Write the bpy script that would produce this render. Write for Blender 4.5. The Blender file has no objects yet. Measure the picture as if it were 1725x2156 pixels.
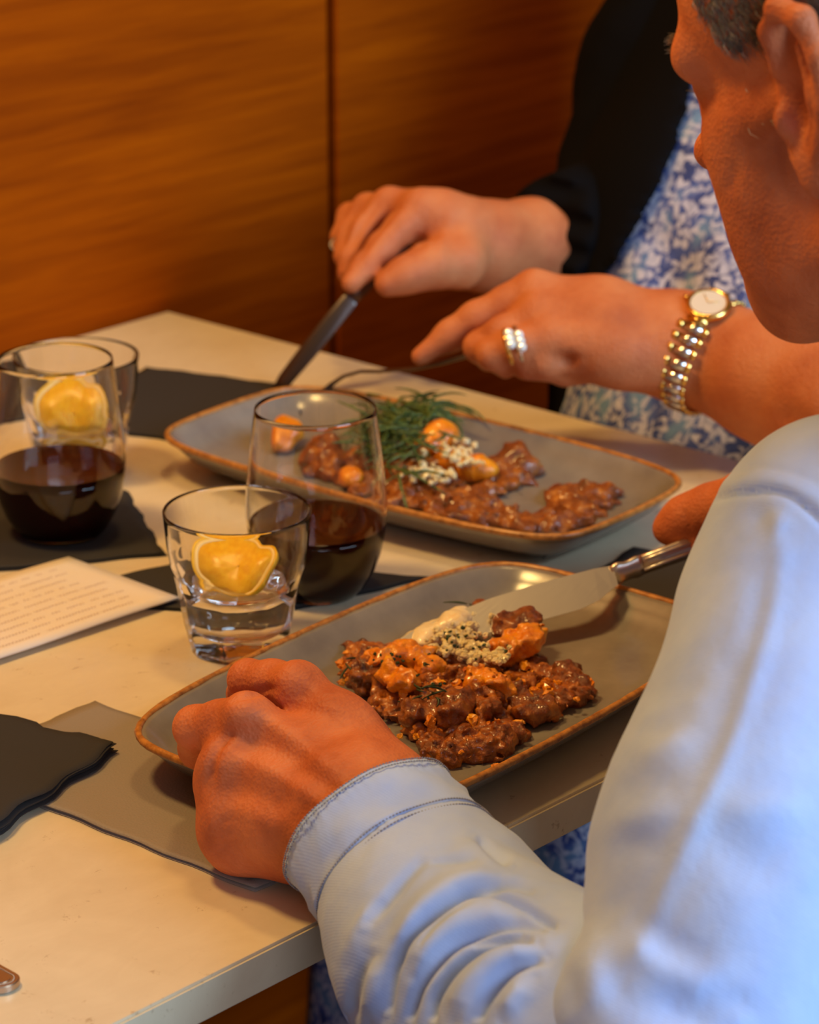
import bpy, bmesh, math, random
import numpy as np
from mathutils import Vector, Matrix

# ------------------------------------------------------------------ camera
FPX, HOR = 6319.0, 2246.0                  # focal length and horizon height in pixels of a 1725x2156 frame
TH = math.atan2(HOR, FPX); YAW = math.atan2(6003.0, math.hypot(FPX, HOR))
FH = np.array([math.cos(YAW), math.sin(YAW), 0.0])
CR = np.array([math.sin(YAW), -math.cos(YAW), 0.0])
CF = FH*math.cos(TH) - np.array([0, 0, 1.0])*math.sin(TH)
CU = FH*math.sin(TH) + np.array([0, 0, 1.0])*math.cos(TH)
CAM = np.array([0.0, 0.0, 1.395])
sc = bpy.context.scene
cd = bpy.data.cameras.new('camera'); cam = bpy.data.objects.new('camera', cd); sc.collection.objects.link(cam)
cd.sensor_fit = 'HORIZONTAL'; cd.sensor_width = 36.0; cd.lens = FPX/1725*36.0
cam.matrix_world = Matrix(((CR[0], CU[0], -CF[0], CAM[0]), (CR[1], CU[1], -CF[1], CAM[1]), (CR[2], CU[2], -CF[2], CAM[2]), (0, 0, 0, 1)))
cd.dof.use_dof = True; cd.dof.focus_distance = 1.47; cd.dof.aperture_fstop = 15.0
cd.clip_start = 0.05
sc.camera = cam

# ------------------------------------------------------------------ world, lamps, exposure
w = bpy.data.worlds.new('world'); sc.world = w; w.use_nodes = True
w.node_tree.nodes['Background'].inputs[0].default_value = (1.0, 0.62, 0.40, 1)
w.node_tree.nodes['Background'].inputs[1].default_value = 0.17
def area(name, loc, target, size, power, col, size_y=None, shape=None):
    l = bpy.data.lights.new(name, 'AREA'); l.energy = power; l.color = col; l.size = size
    if size_y: l.shape = 'RECTANGLE'; l.size_y = size_y
    if shape: l.shape = shape
    o = bpy.data.objects.new(name, l); sc.collection.objects.link(o); o.location = loc
    o.rotation_euler = (Vector(target)-Vector(loc)).to_track_quat('-Z', 'Y').to_euler()
    return o
WARM = (1.0, 0.62, 0.20); COOL = (0.52, 0.76, 1.0)
area('ceiling_lamp', (0.75, 1.50, 2.2), (1.1, 1.15, 0.75), 0.24, 14.5, WARM, shape='DISK')
area('ceiling_lamp', (1.45, 1.30, 2.45), (1.35, 1.2, 0.75), 0.22, 7, WARM, shape='DISK')
area('window_and_fill_light', (1.5, -1.6, 1.9), (1.1, 0.8, 0.95), 1.6, 100, COOL, size_y=1.6)
area('window_and_fill_light', (-0.7, -1.7, 1.7), (0.95, 0.9, 0.8), 1.2, 21, (0.66, 0.76, 1.0), size_y=1.2)  # cool fill added behind camera-left to brighten the sleeve
sc.view_settings.view_transform = 'Standard'; sc.view_settings.look = 'None'
sc.view_settings.gamma = 1.0; sc.view_settings.use_curve_mapping = False
sc.view_settings.exposure = 0.0
sc.cycles.caustics_refractive = True; sc.cycles.sample_clamp_indirect = 6.0
sc.cycles.transparent_max_bounces = 16; sc.cycles.max_bounces = 24; sc.cycles.transmission_bounces = 24; sc.cycles.glossy_bounces = 8

# ------------------------------------------------------------------ helpers
col = sc.collection
def ray(px, py): return CF + CR*((px-862.5)/FPX) - CU*((py-1078.0)/FPX)
def P(px, py, d): return CAM + ray(px, py)*d
def onz(px, py, z=0.75):
    r = ray(px, py); return CAM + r*((z-CAM[2])/r[2])
def proj(V):
    v = V - CAM; d = v@CF
    return np.stack([862.5+FPX*(v@CR)/d, 1078.0-FPX*(v@CU)/d, d], -1)
def RP(r, d): return r*d/FPX
def unit(v): v = np.asarray(v, float); return v/np.linalg.norm(v)

def props(o, label=None, cat=None, group=None, kind=None):
    if label: o['label'] = label
    if cat: o['category'] = cat
    if group: o['group'] = group
    if kind: o['kind'] = kind
    return o
def empty(name, loc, label=None, cat=None, group=None, kind=None):
    o = bpy.data.objects.new(name, None); col.objects.link(o); o.location = loc; o.empty_display_size = 0.02
    return props(o, label, cat, group, kind)
def link(name, me, mat=None, parent=None, smooth=True, local=False):
    """object from a mesh in world coordinates (local=True: coordinates are the parent's own)"""
    if mat is not None: me.materials.append(mat)
    if smooth: me.polygons.foreach_set('use_smooth', [True]*len(me.polygons))
    o = bpy.data.objects.new(name, me); col.objects.link(o)
    if parent is not None:
        o.parent = parent
        if not local:
            off = Vector((0, 0, 0)); p = parent
            while p is not None: off += p.location; p = p.parent
            me.transform(Matrix.Translation(-off))
    return o
def mesh(name, V, F): 
    me = bpy.data.meshes.new(name)
    V = np.asarray(V, np.float32)
    if isinstance(F, np.ndarray):
        n, k = F.shape
        me.vertices.add(len(V)); me.vertices.foreach_set('co', V.ravel())
        me.loops.add(n*k); me.loops.foreach_set('vertex_index', F.astype(np.int32).ravel())
        me.polygons.add(n); me.polygons.foreach_set('loop_start', np.arange(0, n*k, k, dtype=np.int32))
        me.update(calc_edges=True)
    else:
        me.from_pydata([tuple(map(float, v)) for v in V], [], F); me.update()
    return me
def home(o):
    """move a mesh's origin to its centre of base so it has a place of its own"""
    me = o.data; n = len(me.vertices); co = np.empty(n*3, np.float32); me.vertices.foreach_get('co', co); co = co.reshape(-1, 3)
    c = Vector((float(co[:, 0].mean()), float(co[:, 1].mean()), float(co[:, 2].min())))
    me.transform(Matrix.Translation(-c)); o.location = o.location + c
    return o

# value noise
def _h(ix, iy, iz, s):
    n = (ix.astype(np.int64)*374761393 + iy.astype(np.int64)*668265263 + iz.astype(np.int64)*2147483647 + s*144665) & 0xffffffff
    n = ((n ^ (n >> 13))*1274126177) & 0xffffffff
    n = (n ^ (n >> 16)) & 0xffff
    return n.astype(np.float32)/32767.5 - 1.0
def noise(Pt, sc_=1.0, seed=0):
    q = Pt*sc_; i = np.floor(q); f = (q-i).astype(np.float32); f = f*f*(3-2*f); i = i.astype(np.int64)
    x, y, z = i[..., 0], i[..., 1], i[..., 2]; u, v, t = f[..., 0], f[..., 1], f[..., 2]
    def L(a, b, k): return a+(b-a)*k
    c00 = L(_h(x, y, z, seed), _h(x+1, y, z, seed), u); c10 = L(_h(x, y+1, z, seed), _h(x+1, y+1, z, seed), u)
    c01 = L(_h(x, y, z+1, seed), _h(x+1, y, z+1, seed), u); c11 = L(_h(x, y+1, z+1, seed), _h(x+1, y+1, z+1, seed), u)
    return L(L(c00, c10, v), L(c01, c11, v), t)
def fbm(Pt, s, seed=0, oct=3):
    r = 0; a = 1.0
    for k in range(oct): r = r + a*noise(Pt, s*2**k, seed+k*7); a *= 0.5
    return r

# signed-distance primitives: each is (kind, data, blend, sign)
def cap(a, b, ra, rb, k=0.006, s=1): return ('c', (np.asarray(a, float), np.asarray(b, float), ra, rb), k, s)
def ell(c, ax, r, k=0.006, s=1): return ('e', (np.asarray(c, float), np.asarray(ax, float), np.asarray(r, float)), k, s)
def half(p, n, k=0.001, s=-1): return ('h', (np.asarray(p, float), unit(n)), k, s)
def prim_d(pr, X):
    t, d = pr[0], pr[1]
    if t == 'c':
        a, b, ra, rb = d; ba = b-a; pa = X-a
        h = np.clip(pa@ba/max(ba@ba, 1e-12), 0, 1)
        q = pa-h[..., None]*ba
        return np.sqrt((q*q).sum(-1)) - (ra+(rb-ra)*h)
    if t == 'e':
        c, ax, r = d; q = (X-c)@ax.T
        k0 = np.sqrt(((q/r)**2).sum(-1)); k1 = np.sqrt(((q/(r*r))**2).sum(-1))
        return k0*(k0-1.0)/np.maximum(k1, 1e-9)
    if t == 'h':
        p, n = d; return (X-p)@n
def evalp(prims, X):
    D = None
    for pr in prims:
        d = prim_d(pr, X); k = pr[2]
        if D is None: D = d; continue
        if pr[3] < 0:
            nd = -d; h = np.maximum(k-np.abs(D-nd), 0)/k; D = np.maximum(D, nd)+h*h*k*0.25
        else:
            h = np.maximum(k-np.abs(D-d), 0)/k; D = np.minimum(D, d)-h*h*k*0.25
    return D
def bounds(prims):
    lo = np.full(3, 1e9); hi = np.full(3, -1e9)
    for pr in prims:
        if pr[3] < 0 or pr[0] == 'h': continue
        if pr[0] == 'c':
            a, b, ra, rb = pr[1]
            for q, r in ((a, ra), (b, rb)): lo = np.minimum(lo, q-r); hi = np.maximum(hi, q+r)
        else:
            c, ax, r = pr[1]; m = max(r); lo = np.minimum(lo, c-m); hi = np.maximum(hi, c+m)
    return lo-0.01, hi+0.01
def skin_surface(prims, h, post=None, pad=0.0, one=True):
    """closed smooth surface around the blended primitives (surface nets on sparse blocks)"""
    B = 16; lo, hi = bounds(prims); lo = lo-pad; hi = hi+pad
    nb = np.ceil((hi-lo)/(B*h)).astype(int)
    g = np.stack(np.meshgrid(*[np.arange(n) for n in nb], indexing='ij'), -1).reshape(-1, 3)
    cen = lo+(g+0.5)*B*h; hd = B*h*0.87; hdc = (B+4)*h*1.0
    ds = [prim_d(p, cen) for p in prims]
    D = evalp(prims, cen)
    act = np.where(np.abs(D) < hd*1.5+pad+0.004)[0]
    ar = np.arange(B+2); ox, oy, oz = np.meshgrid(ar, ar, ar, indexing='ij'); off = np.stack([ox, oy, oz], -1)
    keys = []; pts = []; quads = []
    BIG = 1 << 20
    def key(c): return (c[..., 0]*BIG+c[..., 1])*BIG+c[..., 2]
    for bi in act:
        base = g[bi]*B
        sub = [p for p, d in zip(prims, ds) if d[bi] < hdc+p[2]+0.004+pad]
        if not sub or sub[0][3] < 0: continue
        X = lo+(base+off-0.0)*h
        F = evalp(sub, X)
        if post is not None: F = post(X, F)
        ins = F < 0
        if ins.all() or not ins.any(): continue
        # cells (0..B) , edges
        n = B+1
        S = np.zeros((n, n, n, 3)); Cn = np.zeros((n, n, n))
        for ax in range(3):
            a = [slice(None)]*3; b = [slice(None)]*3
            a[ax] = slice(0, -1); b[ax] = slice(1, None)
            Fa = F[tuple(a)]; Fb = F[tuple(b)]; cr = (Fa < 0) != (Fb < 0)
            t = np.where(cr, Fa/np.where(cr, Fa-Fb, 1), 0)
            o1, o2 = [i for i in range(3) if i != ax]
            for d1 in (0, 1):
                for d2 in (0, 1):
                    sl = [None]*3; sl[ax] = slice(0, n)
                    sl[o1] = slice(d1, d1+n); sl[o2] = slice(d2, d2+n)
                    sl = tuple(sl); m = cr[sl]; tt = t[sl]
                    Cn += m; S[..., ax] += np.where(m, tt, 0); S[..., o1] += m*d1; S[..., o2] += m*d2
            # quads: edge at grid point (i,j,k) owned when i,j,k in 1..B
            sl = [slice(1, B+1)]*3
            m = cr[tuple(sl)] if ax != -1 else None
            idx = np.argwhere(m)+1
            if len(idx):
                neg = (Fa[tuple(sl)][m] < 0)
                e1 = np.zeros(3, int); e1[o1] = 1; e2 = np.zeros(3, int); e2[o2] = 1
                if ax == 1: e1, e2 = e2, e1
                q = np.stack([idx, idx-e1, idx-e1-e2, idx-e2], 1)+base
                kq = key(q)
                kq[~neg] = kq[~neg][:, ::-1]
                quads.append(kq)
        c = np.argwhere(Cn > 0)
        if len(c):
            v = S[Cn > 0]/Cn[Cn > 0][:, None]
            keys.append(key(c+base)); pts.append(lo+(c+base+v)*h)
    K = np.concatenate(keys); Vv = np.concatenate(pts); Q = np.concatenate(quads)
    u, first = np.unique(K, return_index=True); Vv = Vv[first]
    idx = np.searchsorted(u, Q); idx = np.clip(idx, 0, len(u)-1)
    ok = (u[idx] == Q).all(1); Fq = idx[ok][:, ::-1]
    # keep the largest connected piece
    lab = np.arange(len(Vv))
    while True:
        m = lab[Fq].min(1); new = lab.copy()
        for k in range(4): np.minimum.at(new, Fq[:, k], m)
        new = new[new]
        if (new == lab).all(): break
        lab = new
    cnt = np.bincount(lab); big = cnt.argmax() if one else -1
    if one:
        keep = lab == big; Fq = Fq[keep[Fq[:, 0]]]; re = np.cumsum(keep)-1; Vv = Vv[keep]; Fq = re[Fq]
    # faces outward
    v0, v1, v2, v3 = (Vv[Fq[:, k]]-Vv.mean(0) for k in range(4))
    if ((v0*np.cross(v1, v2)).sum()+(v0*np.cross(v2, v3)).sum()) < 0: Fq = Fq[:, ::-1]
    return Vv, np.ascontiguousarray(Fq)
def normals(V, F):
    a = V[F[:, 2]]-V[F[:, 0]]; b = V[F[:, 3]]-V[F[:, 1]]; n = np.cross(a, b)
    N = np.zeros_like(V)
    for k in range(4):
        for c in range(3): N[:, c] += np.bincount(F[:, k], n[:, c], len(V))
    return N/np.maximum(np.linalg.norm(N, axis=1), 1e-12)[:, None]
def smooth(V, F, it=1, w=0.5):
    for _ in range(it):
        S = np.zeros_like(V); c = np.zeros(len(V))
        for k in range(4):
            for j in (1, 3):
                o = F[:, (k+j) % 4]
                for x in range(3): S[:, x] += np.bincount(F[:, k], V[o, x], len(V))
                c += np.bincount(F[:, k], minlength=len(V))
        V = V+(S/np.maximum(c, 1)[:, None]-V)*w
    return V
def creases(V, F, lines, dr=None):
    """push the surface along its normals by soft grooves (amp<0) or ridges (amp>0) that follow polylines; widths in metres"""
    N = normals(V, F); pj = proj(V)
    face = ((V-CAM)*N).sum(1) < 0
    if dr is not None: face &= (pj[:, 2] > dr[0]) & (pj[:, 2] < dr[1])
    I = np.where(face)[0]; q = pj[I, :2]; mpp = pj[I, 2]/FPX; D = np.zeros(len(I))
    for pts, wd, amp in lines:
        pts = np.asarray(pts, float)
        if pts.shape[1] == 2: pts = np.c_[pts, np.ones(len(pts))]
        if len(pts) > 2:      # smooth the polyline
            q_ = np.vstack([2*pts[0]-pts[1], pts, 2*pts[-1]-pts[-2]]); fine = []
            for i in range(1, len(q_)-2):
                for t in np.linspace(0, 1, 6, endpoint=False):
                    a, b, c, d = q_[i-1:i+3]; fine.append(.5*((2*b)+(c-a)*t+(2*a-5*b+4*c-d)*t*t+(3*b-a-3*c+d)*t**3))
            pts = np.array(fine+[pts[-1]])
        best = np.full(len(I), 1e9); am = np.zeros(len(I)); sg = np.zeros(len(I))
        for a, b in zip(pts[:-1], pts[1:]):
            ba = b[:2]-a[:2]; t = np.clip((q-a[:2])@ba/(ba@ba), 0, 1)
            df = q-a[:2]-t[:, None]*ba; d = np.hypot(df[:, 0], df[:, 1])
            m = d < best; best[m] = d[m]; am[m] = (a[2]+(b[2]-a[2])*t)[m]
        # fade at both ends
        e = np.minimum(np.hypot(*(q-pts[0, :2]).T), np.hypot(*(q-pts[-1, :2]).T))*mpp
        x = best*mpp/wd
        D += amp*am*np.exp(-x*x)*np.clip(e/(wd*2.0)+0.15, 0, 1)
    V = V.copy(); V[I] += N[I]*D[:, None]
    return V
def chain(pts, k=0.006):
    """pts: (px, py, depth, radius_px)"""
    out = []
    for a, b in zip(pts[:-1], pts[1:]):
        out.append(cap(P(*a[:3]), P(*b[:3]), RP(a[3], a[2]), RP(b[3], b[2]), k))
    return out

def box_mesh(name, lo, hi, bev=0.0, seg=2):
    bm = bmesh.new(); bmesh.ops.create_cube(bm, size=1.0)
    lo = Vector(lo); hi = Vector(hi)
    for v in bm.verts: v.co = Vector((lo[i]+(hi[i]-lo[i])*(v.co[i]+0.5) for i in range(3)))
    if bev > 0: bmesh.ops.bevel(bm, geom=bm.edges[:], offset=bev, segments=seg, affect='EDGES')
    me = bpy.data.meshes.new(name); bm.to_mesh(me); bm.free(); return me
def tube(pts, rad, n=10, flat=None, up=(0, 0, 1)):
    """swept tube; flat = (rx, rz) factors per point"""
    pts = [np.asarray(p, float) for p in pts]; V = []; F = []
    for i, p in enumerate(pts):
        t = unit(pts[min(i+1, len(pts)-1)]-pts[max(i-1, 0)])
        s = unit(np.cross(t, up)); u = np.cross(s, t); r = rad[i] if hasattr(rad, '__len__') else rad
        fx, fz = flat[i] if flat else (1, 1)
        for k in range(n):
            a = 2*math.pi*k/n; V.append(p+s*(math.cos(a)*r*fx)+u*(math.sin(a)*r*fz))
    for i in range(len(pts)-1):
        for k in range(n):
            F.append((i*n+k, i*n+(k+1) % n, (i+1)*n+(k+1) % n, (i+1)*n+k))
    F.append(tuple(range(n-1, -1, -1))); F.append(tuple((len(pts)-1)*n+k for k in range(n)))
    return V, F
def lathe(prof, n=72, rfun=None, close=True):
    """prof: list of (r, z) from outside bottom centre round to inside bottom centre"""
    V = []; F = []
    for j, (r, z) in enumerate(prof):
        for k in range(n):
            a = 2*math.pi*k/n; rr = rfun(j, r, z, a) if rfun else r
            V.append((rr*math.cos(a), rr*math.sin(a), z))
    m = len(prof)
    for j in range(m-1):
        for k in range(n): F.append((j*n+k, j*n+(k+1) % n, (j+1)*n+(k+1) % n, (j+1)*n+k))
    if close:
        F.append(tuple(range(n-1, -1, -1))); F.append(tuple((m-1)*n+k for k in range(n)))
    return V, F

# ------------------------------------------------------------------ materials
def mat(name, base=(0.5, 0.5, 0.5), rough=0.5, **kw):
    m = bpy.data.materials.new(name); m.use_nodes = True
    b = m.node_tree.nodes['Principled BSDF']
    b.inputs['Base Color'].default_value = (*base, 1); b.inputs['Roughness'].default_value = rough
    for k, v in kw.items(): b.inputs[k.replace('_', ' ')].default_value = v
    return m
def N(m, t, **kw):
    n = m.node_tree.nodes.new(t)
    for k, v in kw.items():
        if k in n.inputs: n.inputs[k].default_value = v
        else: setattr(n, k, v)
    return n
def L(m, a, b): m.node_tree.links.new(a, b)
def coords(m, scale=(1, 1, 1), rot=(0, 0, 0), kind='Object'):
    tc = N(m, 'ShaderNodeTexCoord'); mp = N(m, 'ShaderNodeMapping')
    mp.inputs['Scale'].default_value = scale; mp.inputs['Rotation'].default_value = rot
    L(m, tc.outputs[kind], mp.inputs['Vector']); return mp.outputs['Vector']
def ramp(m, fac, stops):
    r = N(m, 'ShaderNodeValToRGB'); e = r.color_ramp.elements
    while len(e) < len(stops): e.new(0.5)
    for x, (p, c) in zip(e, stops): x.position = p; x.color = (*c, 1)
    L(m, fac, r.inputs['Fac']); return r.outputs['Color']
def bump(m, fac, strength=0.3, dist=0.001, prev=None):
    b = N(m, 'ShaderNodeBump'); b.inputs['Strength'].default_value = strength; b.inputs['Distance'].default_value = dist
    L(m, fac, b.inputs['Height'])
    if prev is not None: L(m, prev, b.inputs['Normal'])
    L(m, b.outputs['Normal'], m.node_tree.nodes['Principled BSDF'].inputs['Normal']); return b.outputs['Normal']
def bsdf(m): return m.node_tree.nodes['Principled BSDF']
def tex(m, vec, scale, detail=3, rough=0.5, dist=0.0):
    n = N(m, 'ShaderNodeTexNoise', Scale=scale, Detail=detail, Roughness=rough, Distortion=dist); L(m, vec, n.inputs['Vector']); return n.outputs['Fac']

def skin_mat(name, c1, c2, c3):
    m = mat(name, c2, 0.55, Subsurface_Weight=0.12, Subsurface_Scale=0.008, Specular_IOR_Level=0.2)
    bsdf(m).inputs['Subsurface Radius'].default_value = (1.0, 0.35, 0.18)
    v = coords(m); a = tex(m, v, 28, 4, 0.6)
    L(m, ramp(m, a, [(0.3, c1), (0.5, c2), (0.7, c3)]), bsdf(m).inputs['Base Color'])
    v2 = coords(m, (1, 1, 1)); b1 = tex(m, v2, 620, 2); vo = N(m, 'ShaderNodeTexVoronoi', Scale=520); L(m, v2, vo.inputs['Vector'])
    n1 = bump(m, vo.outputs['Distance'], 0.45, 0.0008); n2_ = bump(m, b1, 0.3, 0.0008, n1); bump(m, tex(m, v2, 240, 4, 0.6), 0.16, 0.002, n2_)
    return m
M = {}
M['skin_man'] = skin_mat('skin_ruddy', (0.44, 0.110, 0.042), (0.59, 0.168, 0.066), (0.68, 0.225, 0.095))
M['skin_woman'] = skin_mat('skin_tanned', (0.46, 0.125, 0.048), (0.56, 0.175, 0.068), (0.62, 0.22, 0.09))

m = M['marble'] = mat('marble', (0.75, 0.68, 0.58), 0.28, Specular_IOR_Level=0.45)
v = coords(m); n1 = tex(m, v, 9, 6, 0.6, 1.2); n2 = tex(m, coords(m, (1.0, 2.2, 1), (0, 0, 0.5)), 26, 6, 0.7, 0.8)
n3 = tex(m, v, 140, 3)
c1 = ramp(m, n2, [(0.24, (0.42, 0.29, 0.18)), (0.33, (0.70, 0.58, 0.40)), (0.7, (0.75, 0.63, 0.44))])
c2 = ramp(m, n1, [(0.25, (0.90, 0.88, 0.85)), (0.6, (1, 1, 1))])
mx = N(m, 'ShaderNodeMix', data_type='RGBA', blend_type='MULTIPLY'); mx.inputs[0].default_value = 1.0
L(m, c1, mx.inputs[6]); L(m, c2, mx.inputs[7])
mx2 = N(m, 'ShaderNodeMix', data_type='RGBA', blend_type='MULTIPLY'); mx2.inputs[0].default_value = 1.0
L(m, mx.outputs[2], mx2.inputs[6]); L(m, ramp(m, tex(m, coords(m), 75, 5, 0.75, 0.3), [(0.30, (0.68, 0.60, 0.52)), (0.37, (1, 1, 1))]), mx2.inputs[7])
L(m, mx2.outputs[2], bsdf(m).inputs['Base Color'])

m = M['wood'] = mat('oak_veneer', (0.4, 0.15, 0.03), 0.6, Specular_IOR_Level=0.05)
v = coords(m, (1.6, 1, 26)); a = tex(m, v, 3.0, 6, 0.6, 0.4); b = tex(m, coords(m, (0.6, 1, 5)), 2.0, 3, 0.5)
c1 = ramp(m, a, [(0.3, (0.28, 0.046, 0.0)), (0.55, (0.40, 0.073, 0.0)), (0.75, (0.50, 0.100, 0.0))])
c2 = ramp(m, b, [(0.3, (0.78, 0.74, 0.7)), (0.7, (1, 1, 1))])
mx = N(m, 'ShaderNodeMix', data_type='RGBA', blend_type='MULTIPLY'); mx.inputs[0].default_value = 1.0
L(m, c1, mx.inputs[6]); L(m, c2, mx.inputs[7]); L(m, mx.outputs[2], bsdf(m).inputs['Base Color'])
M['wood_dark'] = mat('dark_wood', (0.10, 0.035, 0.012), 0.5)
m = M['floor'] = mat('dark_floor', (0.03, 0.025, 0.022), 0.6)
L(m, ramp(m, tex(m, coords(m), 12, 3), [(0.3, (0.02, 0.017, 0.015)), (0.7, (0.05, 0.04, 0.035))]), bsdf(m).inputs['Base Color'])
M['ceiling'] = mat('ceiling_paint', (0.5, 0.4, 0.3), 0.9)

def shirt_mat():
    m = mat('pale_blue_cotton', (0.42, 0.53, 0.78), 0.85, Sheen_Weight=0.15)
    v = coords(m); a = tex(m, v, 22, 4, 0.6); b = tex(m, v, 5, 3)
    c1 = ramp(m, a, [(0.3, (0.39, 0.54, 0.97)), (0.7, (0.49, 0.64, 1.0))])
    L(m, c1, bsdf(m).inputs['Base Color'])
    wv = N(m, 'ShaderNodeTexWave', Scale=260, Distortion=0.6); L(m, coords(m, (1, 1, 1), (0.5, 0.6, 0.3)), wv.inputs['Vector'])
    n1 = bump(m, wv.outputs['Fac'], 0.10, 0.0005); bump(m, tex(m, v, 60, 4, 0.6), 0.35, 0.002, n1)
    return m
M['shirt'] = shirt_mat()
M['thread'] = mat('stitching', (0.26, 0.27, 0.36), 0.9)
m = M['black_knit'] = mat('black_knit', (0.0035, 0.0035, 0.005), 0.95, Specular_IOR_Level=0.08)
bump(m, tex(m, coords(m), 500, 2), 0.3, 0.001)
def floral():
    m = mat('blue_floral_cotton', (0.7, 0.7, 0.75), 0.8)
    v = coords(m); w1 = tex(m, v, 60, 2)
    mp = N(m, 'ShaderNodeVectorMath', operation='ADD'); L(m, v, mp.inputs[0])
    sc1 = N(m, 'ShaderNodeVectorMath', operation='SCALE'); sc1.inputs['Scale'].default_value = 0.02
    nn = N(m, 'ShaderNodeTexNoise', Scale=70, Detail=1); L(m, v, nn.inputs['Vector']); L(m, nn.outputs['Color'], sc1.inputs[0]); L(m, sc1.outputs[0], mp.inputs[1])
    vo = N(m, 'ShaderNodeTexVoronoi', Scale=105, feature='DISTANCE_TO_EDGE'); L(m, mp.outputs[0], vo.inputs['Vector'])
    a = tex(m, mp.outputs[0], 140, 1, 0.5)
    blue = ramp(m, tex(m, v, 40, 1), [(0.35, (0.025, 0.045, 0.19)), (0.5, (0.06, 0.10, 0.34)), (0.65, (0.14, 0.26, 0.46))])
    msk = ramp(m, a, [(0.44, (0, 0, 0)), (0.56, (1, 1, 1))])
    edge = ramp(m, vo.outputs['Distance'], [(0.06, (1, 1, 1)), (0.14, (0.0, 0.0, 0.0))])
    mul = N(m, 'ShaderNodeMix', data_type='RGBA', blend_type='ADD'); mul.inputs[0].default_value = 0.35; L(m, msk, mul.inputs[6]); L(m, edge, mul.inputs[7])
    mx = N(m, 'ShaderNodeMix', data_type='RGBA'); L(m, mul.outputs[2], mx.inputs[0]); mx.inputs[6].default_value = (0.52, 0.52, 0.66, 1); L(m, blue, mx.inputs[7])
    L(m, mx.outputs[2], bsdf(m).inputs['Base Color']); return m
M['floral'] = floral()

m = M['glaze'] = mat('grey_glaze', (0.20, 0.20, 0.19), 0.22, Specular_IOR_Level=0.6)
L(m, ramp(m, tex(m, coords(m), 30, 5, 0.6), [(0.3, (0.185, 0.165, 0.155)), (0.7, (0.265, 0.24, 0.215))]), bsdf(m).inputs['Base Color'])
m = M['rim'] = mat('brown_rim', (0.45, 0.17, 0.03), 0.3, Specular_IOR_Level=0.6)
L(m, ramp(m, tex(m, coords(m), 160, 4, 0.7), [(0.3, (0.22, 0.07, 0.015)), (0.6, (0.55, 0.23, 0.05))]), bsdf(m).inputs['Base Color'])
M['glass'] = mat('clear_glass', (1, 1, 1), 0.0, Transmission_Weight=1.0, IOR=1.36)
M['water'] = mat('water', (1, 1, 1), 0.0, Transmission_Weight=1.0, IOR=1.33)
M['wine'] = mat('red_wine', (0.020, 0.0006, 0.001), 0.02, Transmission_Weight=0.25, IOR=1.34)
m = M['lemon'] = mat('lemon_flesh', (0.85, 0.50, 0.03), 0.35, Subsurface_Weight=0.2, Subsurface_Scale=0.004)
L(m, ramp(m, tex(m, coords(m), 300, 3), [(0.3, (0.78, 0.40, 0.008)), (0.7, (0.88, 0.55, 0.03))]), bsdf(m).inputs['Base Color'])
M['pith'] = mat('lemon_pith', (0.88, 0.68, 0.30), 0.5)
M['peel'] = mat('lemon_peel', (0.85, 0.52, 0.02), 0.35)
m = M['napkin'] = mat('black_paper', (0.022, 0.019, 0.018), 0.85)
bump(m, tex(m, coords(m), 900, 2), 0.25, 0.0005)
m = M['napkin_grey'] = mat('taupe_paper', (0.27, 0.225, 0.19), 0.6, Specular_IOR_Level=0.5)
vo = N(m, 'ShaderNodeTexVoronoi', Scale=700); L(m, coords(m), vo.inputs['Vector']); bump(m, vo.outputs['Distance'], 0.3, 0.0005)
M['paper'] = mat('cream_paper', (0.80, 0.71, 0.64), 0.7)
M['ink'] = mat('faded_ink', (0.42, 0.27, 0.26), 0.8)
m = M['steel'] = mat('steel', (0.74, 0.68, 0.62), 0.32, Metallic=1.0)
bump(m, tex(m, coords(m, (1, 6, 1)), 120, 3), 0.05, 0.0005)
M['steel_dark'] = mat('darkened_steel', (0.16, 0.13, 0.12), 0.35, Metallic=1.0)  # dark base colour stands in for the dark reflections on the fork
M['steel_worn'] = mat('worn_steel', (0.50, 0.40, 0.32), 0.34, Metallic=1.0)
M['gold'] = mat('gold', (0.95, 0.62, 0.18), 0.2, Metallic=1.0)
M['silver'] = mat('silver', (0.8, 0.8, 0.82), 0.18, Metallic=1.0)
M['dial'] = mat('watch_dial', (0.72, 0.62, 0.5), 0.25)
M['gem'] = mat('gemstone', (0.9, 0.92, 0.9), 0.05, Specular_IOR_Level=0.9)
def food(name, c1, c2, c3, rough=0.35, s=120):
    m = mat(name, c2, rough, Specular_IOR_Level=0.5, Coat_Weight=0.5, Coat_Roughness=0.12)
    v = coords(m); L(m, ramp(m, tex(m, v, s*.7, 6, 0.7), [(0.3, c1), (0.5, c2), (0.72, c3)]), bsdf(m).inputs['Base Color'])
    bump(m, tex(m, v, s*3.5, 4, 0.7), 0.6, 0.002); return m
M['curry'] = food('curry_sauce', (0.04, 0.008, 0.001), (0.30, 0.068, 0.003), (0.75, 0.24, 0.008))
M['chunk'] = food('orange_piece', (0.50, 0.090, 0.003), (0.86, 0.27, 0.006), (0.97, 0.52, 0.020), 0.3, 75)
M['shred'] = food('shredded_meat', (0.05, 0.010, 0.002), (0.26, 0.058, 0.005), (0.58, 0.20, 0.015))
M['sauce'] = mat('oily_sauce', (0.40, 0.13, 0.02), 0.15, Specular_IOR_Level=0.6)
M['cheese'] = food('crumbled_cheese', (0.75, 0.52, 0.18), (0.92, 0.78, 0.42), (0.97, 0.88, 0.58), 0.5, 200)
M['yoghurt'] = food('yoghurt', (0.92, 0.60, 0.22), (0.97, 0.82, 0.52), (1.0, 0.90, 0.68), 0.35, 60)
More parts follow.
